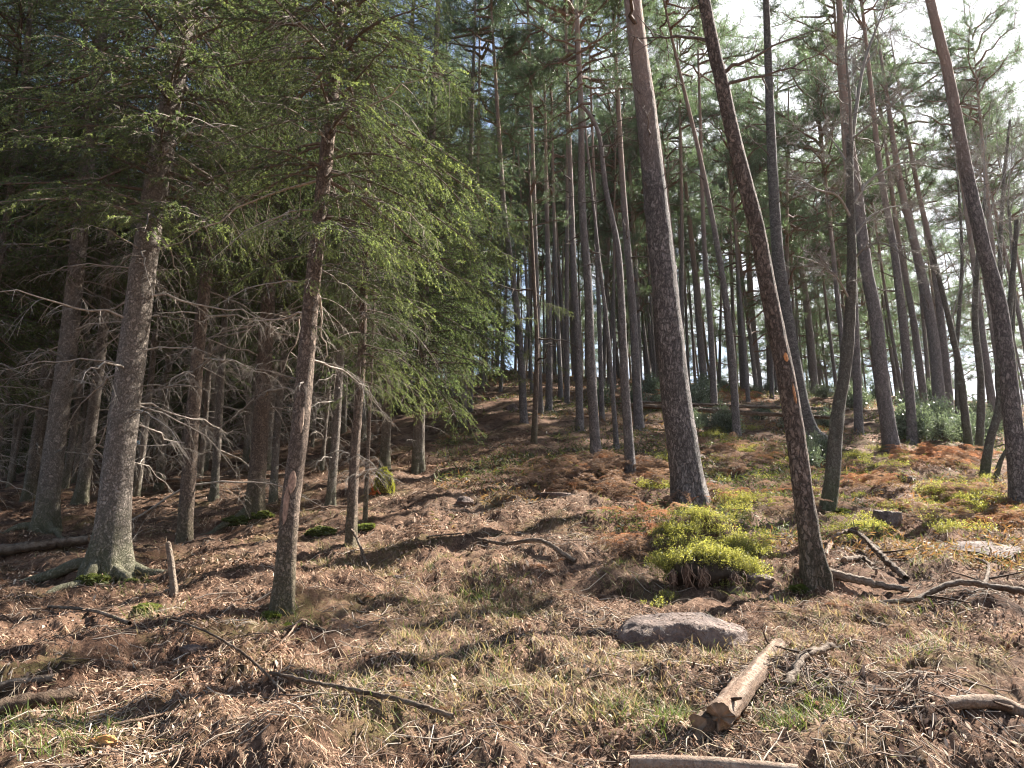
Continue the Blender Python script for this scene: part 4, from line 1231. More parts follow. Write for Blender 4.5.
log_obj('short dark branch at the bottom of the deadwood heap', [(845, 566), (862, 560, .05), (872, 565, .02)], 0.03, 0.02, M_LOGD, 'fallen_branch', 'branch', 11, 0.8)
log_obj('weathered log cut by the left edge, upper of two', [(-20, 694), (20, 690), (52, 686)], 0.030, 0.026, M_LOGD, 'fallen_log', 'log', 12, 0.7)
log_obj('weathered pale log cut by the left edge, lower of two', [(-20, 716), (30, 707), (68, 699)], 0.043, 0.034, M_LOGD, 'fallen_log', 'log', 13, 0.7)
log_obj('long thin stick pointing up the slope from the left, in shade', [(48, 612, .03), (90, 622, .02), (128, 635, .01)], 0.014, 0.016, M_LOGD, 'fallen_branch', 'stick', 14, 0.9, 8)
log_obj('long dark straight stick running across the middle foreground', [(270, 684, .04), (330, 697, .07), (390, 710, .07), (452, 727, .05)], 0.010, 0.016, M_LOGD, 'fallen_branch', 'stick', 15, 0.9, 8)
log_obj('long thin twig reaching from the shade down to the dark straight stick', [(143, 618, .04), (190, 645, .05), (240, 672, .05), (285, 690, .01)], 0.006, 0.009, M_LOGD, 'fallen_branch', 'stick', 16, 0.9, 7)
log_obj('pale curved twig below the reddish forward spruce', [(255, 672, .01), (285, 655, .04), (300, 635, .05), (313, 622, .02)], 0.006, 0.008, M_LOG, 'fallen_branch', 'stick', 17, 0.9, 7)
log_obj('bent thin branch leaning from the foot of the thin lit spruce', [(346, 538, .18), (356, 553, .12), (366, 566, .06), (376, 580)], 0.018, 0.011, M_LOGD, 'fallen_branch', 'branch', 18, 0.9, 8)
log_obj('brown log lying in the shade behind the flared spruce', [(-10, 560), (40, 552), (85, 549)], 0.07, 0.06, M_LOGD, 'fallen_log', 'log', 19, 0.7, 14)
log_obj('thin fallen pole left of the stout flared spruce', [(10, 545), (45, 541), (95, 543)], 0.03, 0.022, M_LOGD, 'fallen_branch', 'branch', 20, 0.8, 8)
log_obj('long fallen trunk across the top of the pine slope, lower of two', [(625, 423, .1), (690, 423, .1), (760, 428, .1), (830, 436, .1)], 0.07, 0.05, M_LOGD, 'fallen_log', 'log', 21, 0.8, 10)
log_obj('long fallen trunk across the top of the pine slope, upper of two', [(640, 420, .3), (700, 419, .3), (780, 420, .3), (850, 423, .25)], 0.06, 0.05, M_LOGD, 'fallen_log', 'log', 22, 0.8, 10)
log_obj('pale fallen branch in the sun behind the thin lit spruce', [(300, 513), (325, 509, .03), (348, 505)], 0.025, 0.02, M_LOG, 'fallen_branch', 'branch', 23, 0.8, 8)
log_obj('mossy branch lying left of the overgrown stump on the slope', [(478, 541, .02), (505, 548, .05), (540, 556, .05), (575, 565)], 0.016, 0.028, M_LOGD, 'fallen_branch', 'branch', 24, 0.8, 8, side=[(0.3, (0.1, 0.25, 0.1), 0.008)])
log_obj('light twig in front of the flat-topped boulder', [(615, 660, .02), (640, 655, .03), (668, 655, .02), (685, 662)], 0.007, 0.006, M_LOG, 'fallen_branch', 'stick', 25, 0.9, 7)
log_obj('stick lying at the foreground left of the pale smooth pole', [(585, 768), (600, 758, .01), (618, 740)], 0.016, 0.012, M_LOG, 'fallen_branch', 'stick', 26, 0.9, 8)
log_obj('short pale chip of wood beside the thick pale log', [(732, 708), (736, 690)], 0.018, 0.014, M_LOG, 'fallen_branch', 'stick', 27, 0.8, 8)
log_obj('bowed pale twig on the slope right of the angular rock', [(930, 528, .02), (938, 522, .1), (936, 516, .16)], 0.009, 0.006, M_LOG, 'fallen_branch', 'stick', 28, 0.9, 7)
log_obj('dark branch half buried below the flat rock slab', [(858, 626), (880, 631, .02), (905, 632)], 0.02, 0.016, M_LOGD, 'fallen_branch', 'branch', 29, 0.7, 8)
log_obj('pale fallen branch below the bowed hook-like stem', [(975, 482, .05), (990, 486, .05), (1010, 493, .02)], 0.03, 0.02, M_LOG, 'fallen_branch', 'branch', 30, 0.8, 8)
log_obj('thin branch crossing the sunny strip of the bare slope', [(400, 543), (430, 541, .02), (465, 536, .01)], 0.01, 0.008, M_LOGD, 'fallen_branch', 'stick', 31, 0.9, 7)
log_obj('fallen pole in the shaded thicket far left', [(80, 497, .1), (180, 490, .15), (300, 485, .1)], 0.05, 0.04, M_LOGD, 'fallen_log', 'log', 32, 0.9, 9)
log_obj('pale stick in the left foreground beside the orange rotten wood', [(112, 728, .01), (140, 722, .02), (168, 712, .01)], 0.009, 0.007, M_LOG, 'fallen_branch', 'stick', 33, 0.9, 7)

# short upright snag
p = at(173, 596); q_ = at_depth(168, 543, p[1])
path, ss = smooth_path(np.array([(0, 0, -0.1), (0, 0, 0.05), (q_ - p) * 0.6 + np.array([0.01, 0, 0]), q_ - p]), 0.03)
o = link('snag', trunk_mesh(path, ss - 0.1, 0.034 - 0.008 * ss / ss[-1], M_LOGD, n=12, seed=5, flare=0.35, lump=0.1, knots=3), None, p)
tag(o, 'short upright broken snag right of the stout flared spruce', 'snag')
e_ = MB(); rim = np.array(o.data.vertices[-1].co[:])
nv = len(o.data.vertices); ring = np.array([o.data.vertices[i].co[:] for i in range(nv - 12, nv)]); c = ring.mean(0) + np.array([0, 0, 0.02])
e_.add(np.vstack([c[None], ring + np.array([0, 0, 0.001])]), np.array([[0, 1 + i, 1 + (i + 1) % 12] for i in range(12)]), (0.16, 0.12, 0.09))
link('broken_top', e_.mesh('broken_top', [M_CUT], smooth=False), o)


# ------------------------------------------------------------------ stumps, roots
def lumpy(size, seed, rough=0.25, col=(0.1, 0.07, 0.05), mat=None, freq=2.0):
    off = Vector(np.random.default_rng(seed).uniform(0, 50, 3))
    nz = np.array([mnoise.fractal(Vector(p) * freq + off, 1.0, 2.0, 5) for p in ICO_V])
    v = ICO_V * (1 + rough * nz)[:, None] * np.asarray(size)
    mb = MB(); mb.add(v, ICO_F, col)
    return mb


def fuzz(mb, size, seed, n, ln, wd, c1, c2, zmin=-0.1, mat=1, rough=0.25, freq=2.0):
    """short moss strands over a lumpy body"""
    r = np.random.default_rng(seed)
    off = Vector(np.random.default_rng(seed).uniform(0, 50, 3))
    d = norm(r.normal(size=(n * 3, 3))); d = d[d[:, 2] > zmin][:n]
    nz = np.array([mnoise.fractal(Vector(p) * freq + off, 1.0, 2.0, 5) for p in d])
    o = d * (1 + rough * nz)[:, None] * np.asarray(size)
    dd = norm(d + r.normal(0, 0.5, d.shape))
    v, f = needles(o - dd * ln * 0.2, dd, ln * r.uniform(0.5, 1.2, len(o)), wd, r)
    t = r.random((len(o), 1)); c = np.array(c1) * (1 - t) + np.array(c2) * t
    mb.add(v, f, np.repeat(c, 4, 0), mat)


# small mossy stump with orange broken wood
p = at(384, 492)
st = link('mossy_stump', None, None, p, None, 1.25); tag(st, 'small mossy stump with bright orange broken wood, behind the thin lit spruce', 'stump')
sz = (0.12, 0.11, 0.24)
body = lumpy(sz, 41, 0.25, (0.07, 0.055, 0.035)); link('body', body.mesh('body', [M_CUT]), st, (0, 0, 0.10))
ms = MB(); fuzz(ms, (0.122, 0.112, 0.244), 41, 3500, 0.03, 0.006, (0.34, 0.36, 0.05), (0.52, 0.50, 0.08), -0.35, 0); link('moss_cap', ms.mesh('moss_cap', [M_GRASS], smooth=False), st, (0, 0, 0.10))  # moss colour raised to stand in for sunlight the stump misses
bw = MB(); rs = np.random.default_rng(3)
for i in range(16):
    a = rs.uniform(2.9, 4.6); q = np.array([0.14 * math.cos(a), 0.12 * math.sin(a), rs.uniform(-0.05, 0.03)])
    v, f = tube(np.array([q, q + rs.normal(0, 0.03, 3) + [-0.03, -0.02, 0.02]]), np.array([0.015, 0.004]), 5); bw.add(v, f, (0.42, 0.12, 0.035))
link('broken_wood', bw.mesh('broken_wood', [M_CUT], smooth=False), st, (0, 0, 0.03))

# rotten orange wood chunk, left foreground
p = at(103, 745)
ch = link('rotten_wood', None, None, p + np.array([0, 0, 0.02])); tag(ch, 'chunk of orange rotten wood splintering in the left foreground', 'wood')
b_ = lumpy((0.07, 0.035, 0.035), 46, 0.4, (0.40, 0.20, 0.075)); link('heartwood', b_.mesh('heartwood', [M_CUT]), ch)
sp = MB()
for i in range(16):
    a = rs.uniform(-2.8, 0.2); q = np.array([0.04 * math.cos(a), 0.03 * math.sin(a), 0.0])
    v, f = tube(np.array([q, q * 2.4 + rs.normal(0, 0.02, 3) + [0, 0, -0.01]]), np.array([0.006, 0.002]), 4); sp.add(v, f, np.array([0.16, 0.10, 0.06]) * rs.uniform(0.7, 1.6))
link('splinters', sp.mesh('splinter', [M_CUT], smooth=False), ch).name = 'splinter_fringe'

# overgrown stump (centre right): earth body, roots
p = at(704, 590)
og = link('overgrown_stump', None, None, p); tag(og, 'old stump overgrown with bright bilberry, dark hollow and bare roots showing', 'stump')
b_ = lumpy((0.40, 0.26, 0.20), 51, 0.15, (0.04, 0.027, 0.018)); link('earth_body', b_.mesh('earth_body', [M_CUT]), og, (0.06, 0.22, 0.12))
for (ax, ay, az_, sz_, sd_) in ((-0.17, -0.05, 0.08, (0.05, 0.05, 0.14), 61), (-0.02, -0.08, 0.06, (0.065, 0.06, 0.13), 62), (-0.30, 0.0, 0.06, (0.05, 0.06, 0.10), 63), (0.30, -0.02, 0.04, (0.07, 0.06, 0.09), 64)):
    rt = lumpy(tuple(0.72 * q for q in sz_), sd_, 0.55, (0.10, 0.06, 0.042), freq=2.6)
    for q in range(7):
        p0 = np.array([rs.normal(0, sz_[0] * 0.5), -sz_[1] * 0.8, rs.uniform(0, sz_[2])]); P, _ = smooth_path(np.array([p0, p0 + [rs.normal(0, 0.03), -0.03, -0.06], p0 + [rs.normal(0, 0.05), -0.02, -0.15]]), 0.02)
        v, f = tube(P, np.linspace(0.006, 0.002, len(P)), 4); rt.add(v, f, (0.2, 0.13, 0.09))
    link('root', rt.mesh('root', [M_CUT]), og, (ax, ay, az_))


for i, (px, py, sx, where) in enumerate([(92, 585, 0.16, 'at the left foot of the stout flared spruce'), (135, 583, 0.14, 'at the right foot of the stout flared spruce'), (291, 622, 0.11, 'at the foot of the reddish forward spruce'),
        (272, 608, 0.08, 'against the left side of the reddish forward spruce'), (238, 524, 0.22, 'beside the root of the brown spruce behind the reddish one'), (262, 520, 0.16, 'in front of the brown spruce behind the reddish one'), (322, 533, 0.20, 'in the shade just left of the thin lit spruce'), (840, 508, 0.13, 'at the foot of the gnarled lichened tree'),
        (868, 525, 0.2, 'left of the angular dark-red rock'), (150, 612, 0.12, 'below the upright snag'), (365, 530, 0.16, 'behind the foot of the thin lit spruce'), (800, 585, 0.10, 'left of the foot of the leaning scarred pine')]):
    p = at(px, py); sz = (sx, sx * 0.8, sx * 0.42)
    mm_ = lumpy(sz, 700 + i, 0.35, (0.045, 0.05, 0.015)); fuzz(mm_, sz, 700 + i, 2600, 0.022, 0.005, (0.07, 0.09, 0.02), (0.19, 0.21, 0.05), -0.1, 1, 0.35)
    tag(link('moss_cushion', mm_.mesh('moss_cushion', [M_CUT, M_GRASS], smooth=False), None, p), 'low green moss cushion ' + where, 'moss')

# surface roots of the stout spruce and its neighbours
for k, (tr, roots) in enumerate([(S1, [((-0.16, -0.08), (-1.25, -0.35)), ((0.14, -0.12), (0.55, -0.35)), ((-0.05, -0.17), (-0.25, -0.75)), ((0.2, 0.05), (0.8, 0.1))]), (S5, [((-0.1, -0.05), (-0.7, -0.5))]), (S3, [((0.12, -0.1), (0.7, -0.5)), ((-0.1, -0.1), (-0.6, -0.3))])]):
    root, b = tr[0], tr[4]
    for (ax, ay), (bx, by) in roots:
        pts = []
        for u in np.linspace(0, 1, 7):
            x = b[0] + ax + (bx - ax) * u + (0.04 * math.sin(u * 6)); y = b[1] + ay + (by - ay) * u
            pts.append(np.array([x, y, float(h_full(x, y)) + 0.10 * (1 - u) ** 2 + 0.01 - 0.05 * u ** 3]) - b)
        P, _ = smooth_path(np.array(pts), 0.04)
        v, f = tube(P, np.linspace(0.075, 0.02, len(P)), 9); rt = MB(); rt.add(v, f)
        link('root', rt.mesh('root', [M_BSPR]), root)


# ------------------------------------------------------------------ low plants
def bilberry(seed, n=48, R=0.32, Hh=0.26, leaf=0.022):
    r = np.random.default_rng(seed); mb = MB()
    O, D, C = [], [], []
    for i in range(n):
        a, rr_ = r.uniform(0, 6.28), R * math.sqrt(r.random())
        b0 = np.array([rr_ * math.cos(a), rr_ * math.sin(a), -0.03])
        hgt = Hh * r.uniform(0.5, 1.1) * (1 - 0.45 * (rr_ / R) ** 2)
        t = b0 + np.array([r.normal(0, 0.05), r.normal(0, 0.05), hgt])
        v, f = tube(np.array([b0, (b0 + t) / 2 + r.normal(0, 0.01, 3), t]), np.array([0.0022, 0.0018, 0.001]), 3); mb.add(v, f, (0.12, 0.12, 0.04), 1)
        for _ in range(r.integers(10, 18)):
            w = r.uniform(0.35, 1.0); O.append(b0 + (t - b0) * w + r.normal(0, 0.016, 3)); D.append(norm(r.normal(size=3) + np.array([0, 0, 0.4])))
            k = r.random(); C.append((np.array([0.17, 0.185, 0.05]) * (1 - k) + np.array([0.40, 0.38, 0.12]) * k) * r.uniform(0.8, 1.2))
    O, D, C = map(np.array, (O, D, C))
    v, f = needles(O, D, leaf * r.uniform(0.8, 1.4, len(O)), leaf * 0.75, r); mb.add(v, f, np.repeat(C, 4, 0), 0)
    return mb.mesh('bilberry_bush', [M_LEAF, M_TWIG], smooth=False)


def bracken(seed, n=9, L=0.55, brown=False):
    r = np.random.default_rng(seed); mb = MB()
    for i in range(n):
        a = r.uniform(0, 6.28); l = L * r.uniform(0.6, 1.15); s = np.linspace(0, 1, 9)
        up = r.uniform(0.4, 1.3); P = np.stack([s * l * math.cos(a), s * l * math.sin(a), l * (up * s - (up + r.uniform(-0.2, 0.25)) * s ** 2) - 0.02 * (1 - s)], -1)
        P[1:] += np.cumsum(r.normal(0, 0.012, (8, 3)), 0)
        c = (np.array([0.33, 0.185, 0.115]) if r.random() < 0.5 else np.array([0.30, 0.21, 0.15])) * r.uniform(0.7, 1.3)
        if brown: c = np.array([0.25, 0.18, 0.14]) * r.uniform(0.55, 1.35)
        v, f = tube(P, 0.0035 * (1 - s) + 0.001, 3); mb.add(v, f, c * 0.7)
        O, D, Ln = [], [], []
        for w in np.arange(0.22, 0.99, 0.045):
            p0 = np.array([np.interp(w, s, P[:, k]) for k in range(3)]); t = norm(np.array([math.cos(a), math.sin(a), 0]))
            for sd in (-1, 1):
                d = norm(t * 0.5 + sd * np.array([-math.sin(a), math.cos(a), 0]) + np.array([0, 0, r.uniform(-0.7, 0.2)])); lp = l * 0.42 * (1.05 - w) * r.uniform(0.6, 1.15)
                for q in np.arange(0.12, 1, 0.14):
                    for s2 in (-1, 1):
                        O.append(p0 + d * lp * q); D.append(norm(d * 0.6 + s2 * t * 0.8 + r.normal(0, 0.25, 3))); Ln.append(0.045 * (1.1 - q) * (0.4 + l))
                O.append(p0); D.append(d); Ln.append(lp)
        O, D = np.array(O), np.array(D); v, f = needles(O, D, np.array(Ln), 0.0065, r)
        mb.add(v, f, np.repeat(c * r.uniform(0.7, 1.25, (len(O), 1)), 4, 0))
    return mb.mesh('bracken', [M_FERN], smooth=False)


def evergreen(seed, R=0.6, Hh=0.9, n=60):
    r = np.random.default_rng(seed); mb = MB(); O, D, C = [], [], []
    for i in range(n):
        a, el = r.uniform(0, 6.28), r.uniform(0.15, 1.4); l = r.uniform(0.5, 1.0)
        t = np.array([R * math.cos(a) * math.cos(el), R * math.sin(a) * math.cos(el), Hh * math.sin(el)]) * l
        P = np.array([t * 0.05, t * 0.5 + [0, 0, 0.05], t]); v, f = tube(P, np.array([0.008, 0.005, 0.002]), 4); mb.add(v, f, (0.1, 0.085, 0.06), 1)
        for _ in range(38):
            w = r.uniform(0.45, 1.05); O.append(t * w + r.normal(0, 0.07, 3)); D.append(norm(t + r.normal(0, 0.6, 3))); C.append(np.array([0.14, 0.17, 0.12]) * r.uniform(0.6, 1.5))
    O, D, C = map(np.array, (O, D, C)); v, f = needles(O, D, 0.075 * r.uniform(0.7, 1.3, len(O)), 0.03, r)
    mb.add(v, f, np.repeat(C, 4, 0), 0)
    return mb.mesh('evergreen_shrub', [M_GLOSS, M_TWIG], smooth=False)


BIL = [bilberry(600 + i) for i in range(4)]
BRA = [bracken(620 + i) for i in range(4)] + [bracken(626, brown=True)]
BRB = [bracken(630 + i, brown=i != 3) for i in range(4)]
EVG = [evergreen(640 + i) for i in range(3)]


def patch(kind, meshes, label, cat, group, pts, sc, dz=0.0):
    for (px, py) in pts:
        p = at(px, py)
        o = link(kind, meshes[rng.integers(len(meshes))], None, p + np.array([0, 0, dz]), (rng.normal(0, 0.08), rng.normal(0, 0.08), rng.uniform(0, 6.28)), rng.uniform(*sc))
        tag(o, label, cat, group)


def jitter(cx, cy, sx, sy, n, seed):
    r = np.random.default_rng(seed); out = []
    while len(out) < n:
        a, b = r.uniform(-1, 1, 2)
        if a * a + b * b < 1: out.append((cx + a * sx, cy + b * sy))
    return out


# bilberry on the overgrown stump
rs = np.random.default_rng(78)
for i in range(26):
    a = rs.uniform(-0.42, 0.62)
    x, y = og.location.x + a, og.location.y + 0.02 + rs.uniform(-0.04, 0.12) + 0.25 * abs(a - 0.06)
    z = og.location.z + 0.26 - 0.5 * (a - 0.06) ** 2 + rs.uniform(-0.05, 0.03)
    tag(link('bilberry_bush', BIL[rs.integers(4)], None, (x, y, z), (rs.uniform(0.2, 0.9), rs.normal(0, 0.3), rs.uniform(-0.5, 0.5)), rs.uniform(0.35, 0.6)), 'bright yellow-green bilberry growing over the old hollow stump', 'bilberry', 'bilberry on the overgrown stump')
rs = np.random.default_rng(77)
for i in range(34):
    x = og.location.x + 0.10 + rs.uniform(-0.42, 0.62); y = og.location.y + rs.uniform(0.06, 1.0)
    dx, dy = (x - og.location.x - 0.06) / 0.42, (y - og.location.y - 0.22) / 0.30
    zt = og.location.z + 0.12 + 0.20 * math.sqrt(max(0, 1 - dx * dx - dy * dy)) if dx * dx + dy * dy < 1 else -9
    z = max(zt - 0.03, float(h_full(x, y)))
    tag(link('bilberry_bush', BIL[rs.integers(4)], None, (x, y, z), (0, 0, rs.uniform(0, 6.28)), rs.uniform(0.4, 0.75)), 'bright yellow-green bilberry growing over the old hollow stump', 'bilberry', 'bilberry on the overgrown stump')
for (px, py) in jitter(714, 544, 60, 30, 70, 31):
    p = at(px, py); tag(link('bilberry_bush', BIL[rs.integers(4)], None, p, (0, 0, rs.uniform(0, 6.28)), rs.uniform(0.35, 0.75)), 'bright yellow-green bilberry growing over the old hollow stump', 'bilberry', 'bilberry on the overgrown stump')
patch('bilberry_bush', BIL, 'yellow-green bilberry at the foot of the thick-footed pine on the right', 'bilberry', 'bilberry bank by the thick-footed pine', jitter(878, 461, 42, 11, 20, 1), (0.4, 0.85))
patch('bilberry_bush', BIL, 'yellow-green bilberry on the slope below the bare stem cluster', 'bilberry', 'bilberry below the bare stems', jitter(952, 493, 52, 17, 26, 2), (0.35, 0.8))
patch('bilberry_bush', BIL, 'low bilberry just left of the foot of the big pink-topped Scots pine', 'bilberry', 'bilberry left of the big pine', [(645, 490), (656, 488), (664, 491), (672, 488)], (0.7, 1.0))
patch('bilberry_bush', BIL, 'low bilberry between the big pine and the leaning scarred pine', 'bilberry', 'bilberry between the two pines', jitter(752, 508, 30, 10, 8, 3), (0.6, 1.0))
patch('bilberry_bush', BIL, 'low bilberry around the angular dark-red rock', 'bilberry', 'bilberry by the angular rock', jitter(850, 530, 22, 9, 7, 4), (0.5, 0.8))
patch('bilberry_bush', BIL, 'sunlit bilberry beyond the fallen trunks high on the slope', 'bilberry', 'bilberry beyond the fallen trunks', jitter(720, 394, 70, 6, 10, 5), (1.3, 2.2))
patch('bilberry_bush', BIL, 'patchy bilberry scattered over the slope between gnarled tree and right edge', 'bilberry', 'scattered bilberry on the right slope', jitter(915, 500, 115, 40, 80, 21), (0.3, 0.9))
patch('bilberry_bush', BIL, 'dull bilberry among bracken on the slope behind the big pink-topped pine', 'bilberry', 'bilberry behind the big pine', jitter(730, 455, 75, 26, 30, 22), (0.6, 1.2))
patch('bracken_clump', BRB, 'small scattered dead fern between the bilberry on the right slope', 'bracken', 'scattered ferns on the right slope', jitter(890, 495, 125, 40, 60, 23), (0.45, 0.9))
patch('evergreen_shrub', EVG, 'low shrub on the crest among the far trunks', 'shrub', 'shrubs on the crest', jitter(770, 400, 190, 14, 34, 24), (0.8, 1.5))
patch('bilberry_bush', BIL, 'small sprig of bilberry in front of the old hollow stump', 'bilberry', 'bilberry sprigs before the stump', [(725, 588), (665, 598), (655, 604), (742, 583)], (0.35, 0.5))
patch('bracken_clump', BRA, 'rust-orange dead bracken around the foot of the big pink-topped Scots pine', 'bracken', 'bracken around the big pine', [(668, 503), (700, 508), (715, 500), (650, 508), (730, 498), (744, 494), (712, 512), (762, 494)], (0.7, 1.1))
patch('bracken_clump', BRA, 'rust-orange dead bracken drooping left of the overgrown stump', 'bracken', 'bracken beside the stump', [(640, 540), (634, 546), (650, 532), (628, 552), (645, 525), (660, 518)], (0.7, 1.1))
patch('bracken_clump', BRB, 'brown dead bracken at the feet of the centre row pines', 'bracken', 'bracken under the centre pines', jitter(600, 476, 70, 20, 44, 6), (0.7, 1.3))
patch('bracken_clump', BRB, 'rusty dead bracken on the slope right of the big pine', 'bracken', 'bracken right of the big pine', jitter(735, 462, 45, 16, 18, 7), (0.8, 1.4))
patch('bracken_clump', BRA, 'orange dead bracken before the pale evergreen shrubs', 'bracken', 'bracken before the pale shrubs', jitter(945, 462, 48, 8, 15, 8), (0.8, 1.4))
patch('bracken_clump', BRA, 'orange dead bracken beside the gnarled lichened tree', 'bracken', 'bracken beside the gnarled tree', jitter(868, 482, 18, 9, 8, 9), (0.7, 1.1))
patch('bracken_clump', BRA, 'small rust-red bracken heap alone on the bare slope', 'bracken', None, [(545, 572)], (0.5, 0.55))
patch('bracken_clump', BRA, 'dead bracken at the right edge beyond the flat rock slab', 'bracken', 'bracken at the right edge', jitter(1005, 520, 22, 9, 7, 10), (0.7, 1.1))
patch('bracken_clump', BRA, 'dry bracken high on the slope beyond the fallen trunks', 'bracken', 'bracken beyond the fallen trunks', jitter(690, 400, 80, 7, 12, 11), (1.2, 2.0))
patch('bracken_clump', BRB, 'small brown scrap of dead fern lying on the clearing floor', 'bracken', 'fern scraps on the clearing floor', jitter(520, 650, 420, 95, 46, 41), (0.15, 0.38))
patch('evergreen_shrub', EVG, 'pale shiny evergreen shrub behind the orange bracken on the right', 'shrub', 'pale evergreen shrubs on the right', jitter(948, 436, 48, 9, 18, 12), (0.9, 1.5))
patch('evergreen_shrub', EVG, 'dark green evergreen shrub by the fallen trunks on the pine slope', 'shrub', 'evergreen shrubs by the fallen trunks', jitter(760, 428, 70, 10, 11, 13), (0.6, 1.0))
patch('evergreen_shrub', EVG, 'grey-green shrub between the leaning pine and the gnarled tree', 'shrub', 'shrubs behind the gnarled tree', [(812, 470), (822, 458), (805, 452)], (0.6, 0.8))


# ------------------------------------------------------------------ litter, grass, moss (uncountable stuff)
def scatter(n, rmin, rmax, seed, spread=42, power=1.0):
    r = np.random.default_rng(seed)
    rr_ = rmin * (rmax / rmin) ** (r.random(n) ** power)
    a = np.radians(r.uniform(-spread, spread, n))
    return rr_ * np.sin(a), rr_ * np.cos(a), rr_


def strips(x, y, ln, wd, seed, lift, col, bend=0.25, up=0.15):
    """bent three-vertex-pair strips lying on the ground"""
    r = np.random.default_rng(seed); n = len(x)
    a = r.uniform(0, 2 * PI, n)
    t = np.stack([np.cos(a), np.sin(a), r.normal(0.02, up, n)], -1)
    s = np.stack([-np.sin(a), np.cos(a), r.normal(0, 0.5, n)], -1); s = norm(s)
    x1, y1 = x + t[:, 0] * ln, y + t[:, 1] * ln
    z0, z1 = h_full(x, y), h_full(x1, y1)
    p0 = np.stack([x, y, z0 + lift * r.random(n)], -1); p2 = np.stack([x1, y1, z1 + lift * r.random(n) + np.maximum(t[:, 2], 0) * ln], -1)
    pm = (p0 + p2) / 2 + s * (r.normal(0, bend, n) * ln)[:, None] * 0.5 + np.array([0, 0, 1.0]) * (np.abs(r.normal(0, 0.12, n)) * ln)[:, None]
    hw = (wd * 0.5)[:, None]
    v = np.stack([p0 - s * hw * 0.6, p0 + s * hw * 0.6, pm + s * hw, p2 + s * hw * 0.25, p2 - s * hw * 0.25, pm - s * hw], 1).reshape(-1, 3)
    b = np.arange(n)[:, None] * 6
    f = np.concatenate([b + np.array([[0, 1, 2, 5]]), b + np.array([[5, 2, 3, 4]])], 0)
    return v, f, np.repeat(col, 6, 0)


def palette(n, cols, seed, var=0.3):
    r = np.random.default_rng(seed); cols = np.array(cols)
    return cols[r.integers(len(cols), size=n)] * r.uniform(1 - var, 1 + var, (n, 1))


TAN = [(0.44, 0.33, 0.23), (0.38, 0.265, 0.185), (0.30, 0.19, 0.125), (0.27, 0.165, 0.11), (0.22, 0.13, 0.085), (0.17, 0.10, 0.065), (0.33, 0.24, 0.165), (0.11, 0.07, 0.048), (0.26, 0.145, 0.09), (0.08, 0.052, 0.036)]
n = 250000
x, y, d = scatter(n, 2.6, 22, 1, power=0.85)
r_ = np.random.default_rng(2)
keep = fbm(x * 1.3, y * 1.3, 5, 4) + r_.normal(0, 0.10, n) > -0.05
x, y, d = x[keep], y[keep], d[keep]; n = len(x)
ln = r_.uniform(0.012, 0.065, n) * (0.7 + d / 14); wd = r_.uniform(0.0018, 0.005, n) * (0.6 + d / 8)
mb = MB(); mb.add(*strips(x, y, ln, wd, 3, 0.025, palette(n, TAN, 4) * np.array([1.05, 1.02, 1.0])))
tag(link('leaf_litter', mb.mesh('leaf_litter', [M_LITTER], smooth=False)), 'brown and tan leaf and needle litter strewn over the forest floor', 'litter', kind='stuff')

# matted straw
n = 15000
x, y, d = scatter(n, 2.6, 14, 51)
keep = fbm(x * 0.7 + 4, y * 0.7, 15, 3) + r_.normal(0, 0.2, n) > -0.05
x, y, d = x[keep], y[keep], d[keep]; n = len(x)
mb = MB(); mb.add(*strips(x, y, r_.uniform(0.05, 0.16, n), r_.uniform(0.0014, 0.003, n) * (0.7 + d / 9), 52, 0.035, palette(n, [(0.52, 0.42, 0.28), (0.44, 0.33, 0.22), (0.36, 0.27, 0.19), (0.30, 0.26, 0.12)], 53), 0.2, 0.12))
tag(link('dry_grass', mb.mesh('dry_grass', [M_LITTER], smooth=False)), 'matted straw-coloured dead grass on the clearing floor', 'dry grass', kind='stuff')

# chips / broken leaves
n = 60000
x, y, d = scatter(n, 2.6, 18, 11)
keep = fbm(x * 1.6 + 3, y * 1.6, 19, 4) + r_.normal(0, 0.1, n) > 0.12
x, y, d = x[keep], y[keep], d[keep]; n = len(x)
ln = r_.uniform(0.008, 0.03, n) * (0.8 + d / 14); wd = ln * r_.uniform(0.4, 0.9, n)
mb = MB(); mb.add(*strips(x, y, ln, wd, 12, 0.025, palette(n, [(0.29, 0.185, 0.125), (0.21, 0.12, 0.08), (0.44, 0.33, 0.24), (0.11, 0.07, 0.048), (0.33, 0.215, 0.15)], 13), 0.1, 0.5))
tag(link('bark_chips', mb.mesh('bark_chips', [M_LITTER], smooth=False)), 'small bark chips and dead leaves scattered over the clearing', 'litter', kind='stuff')

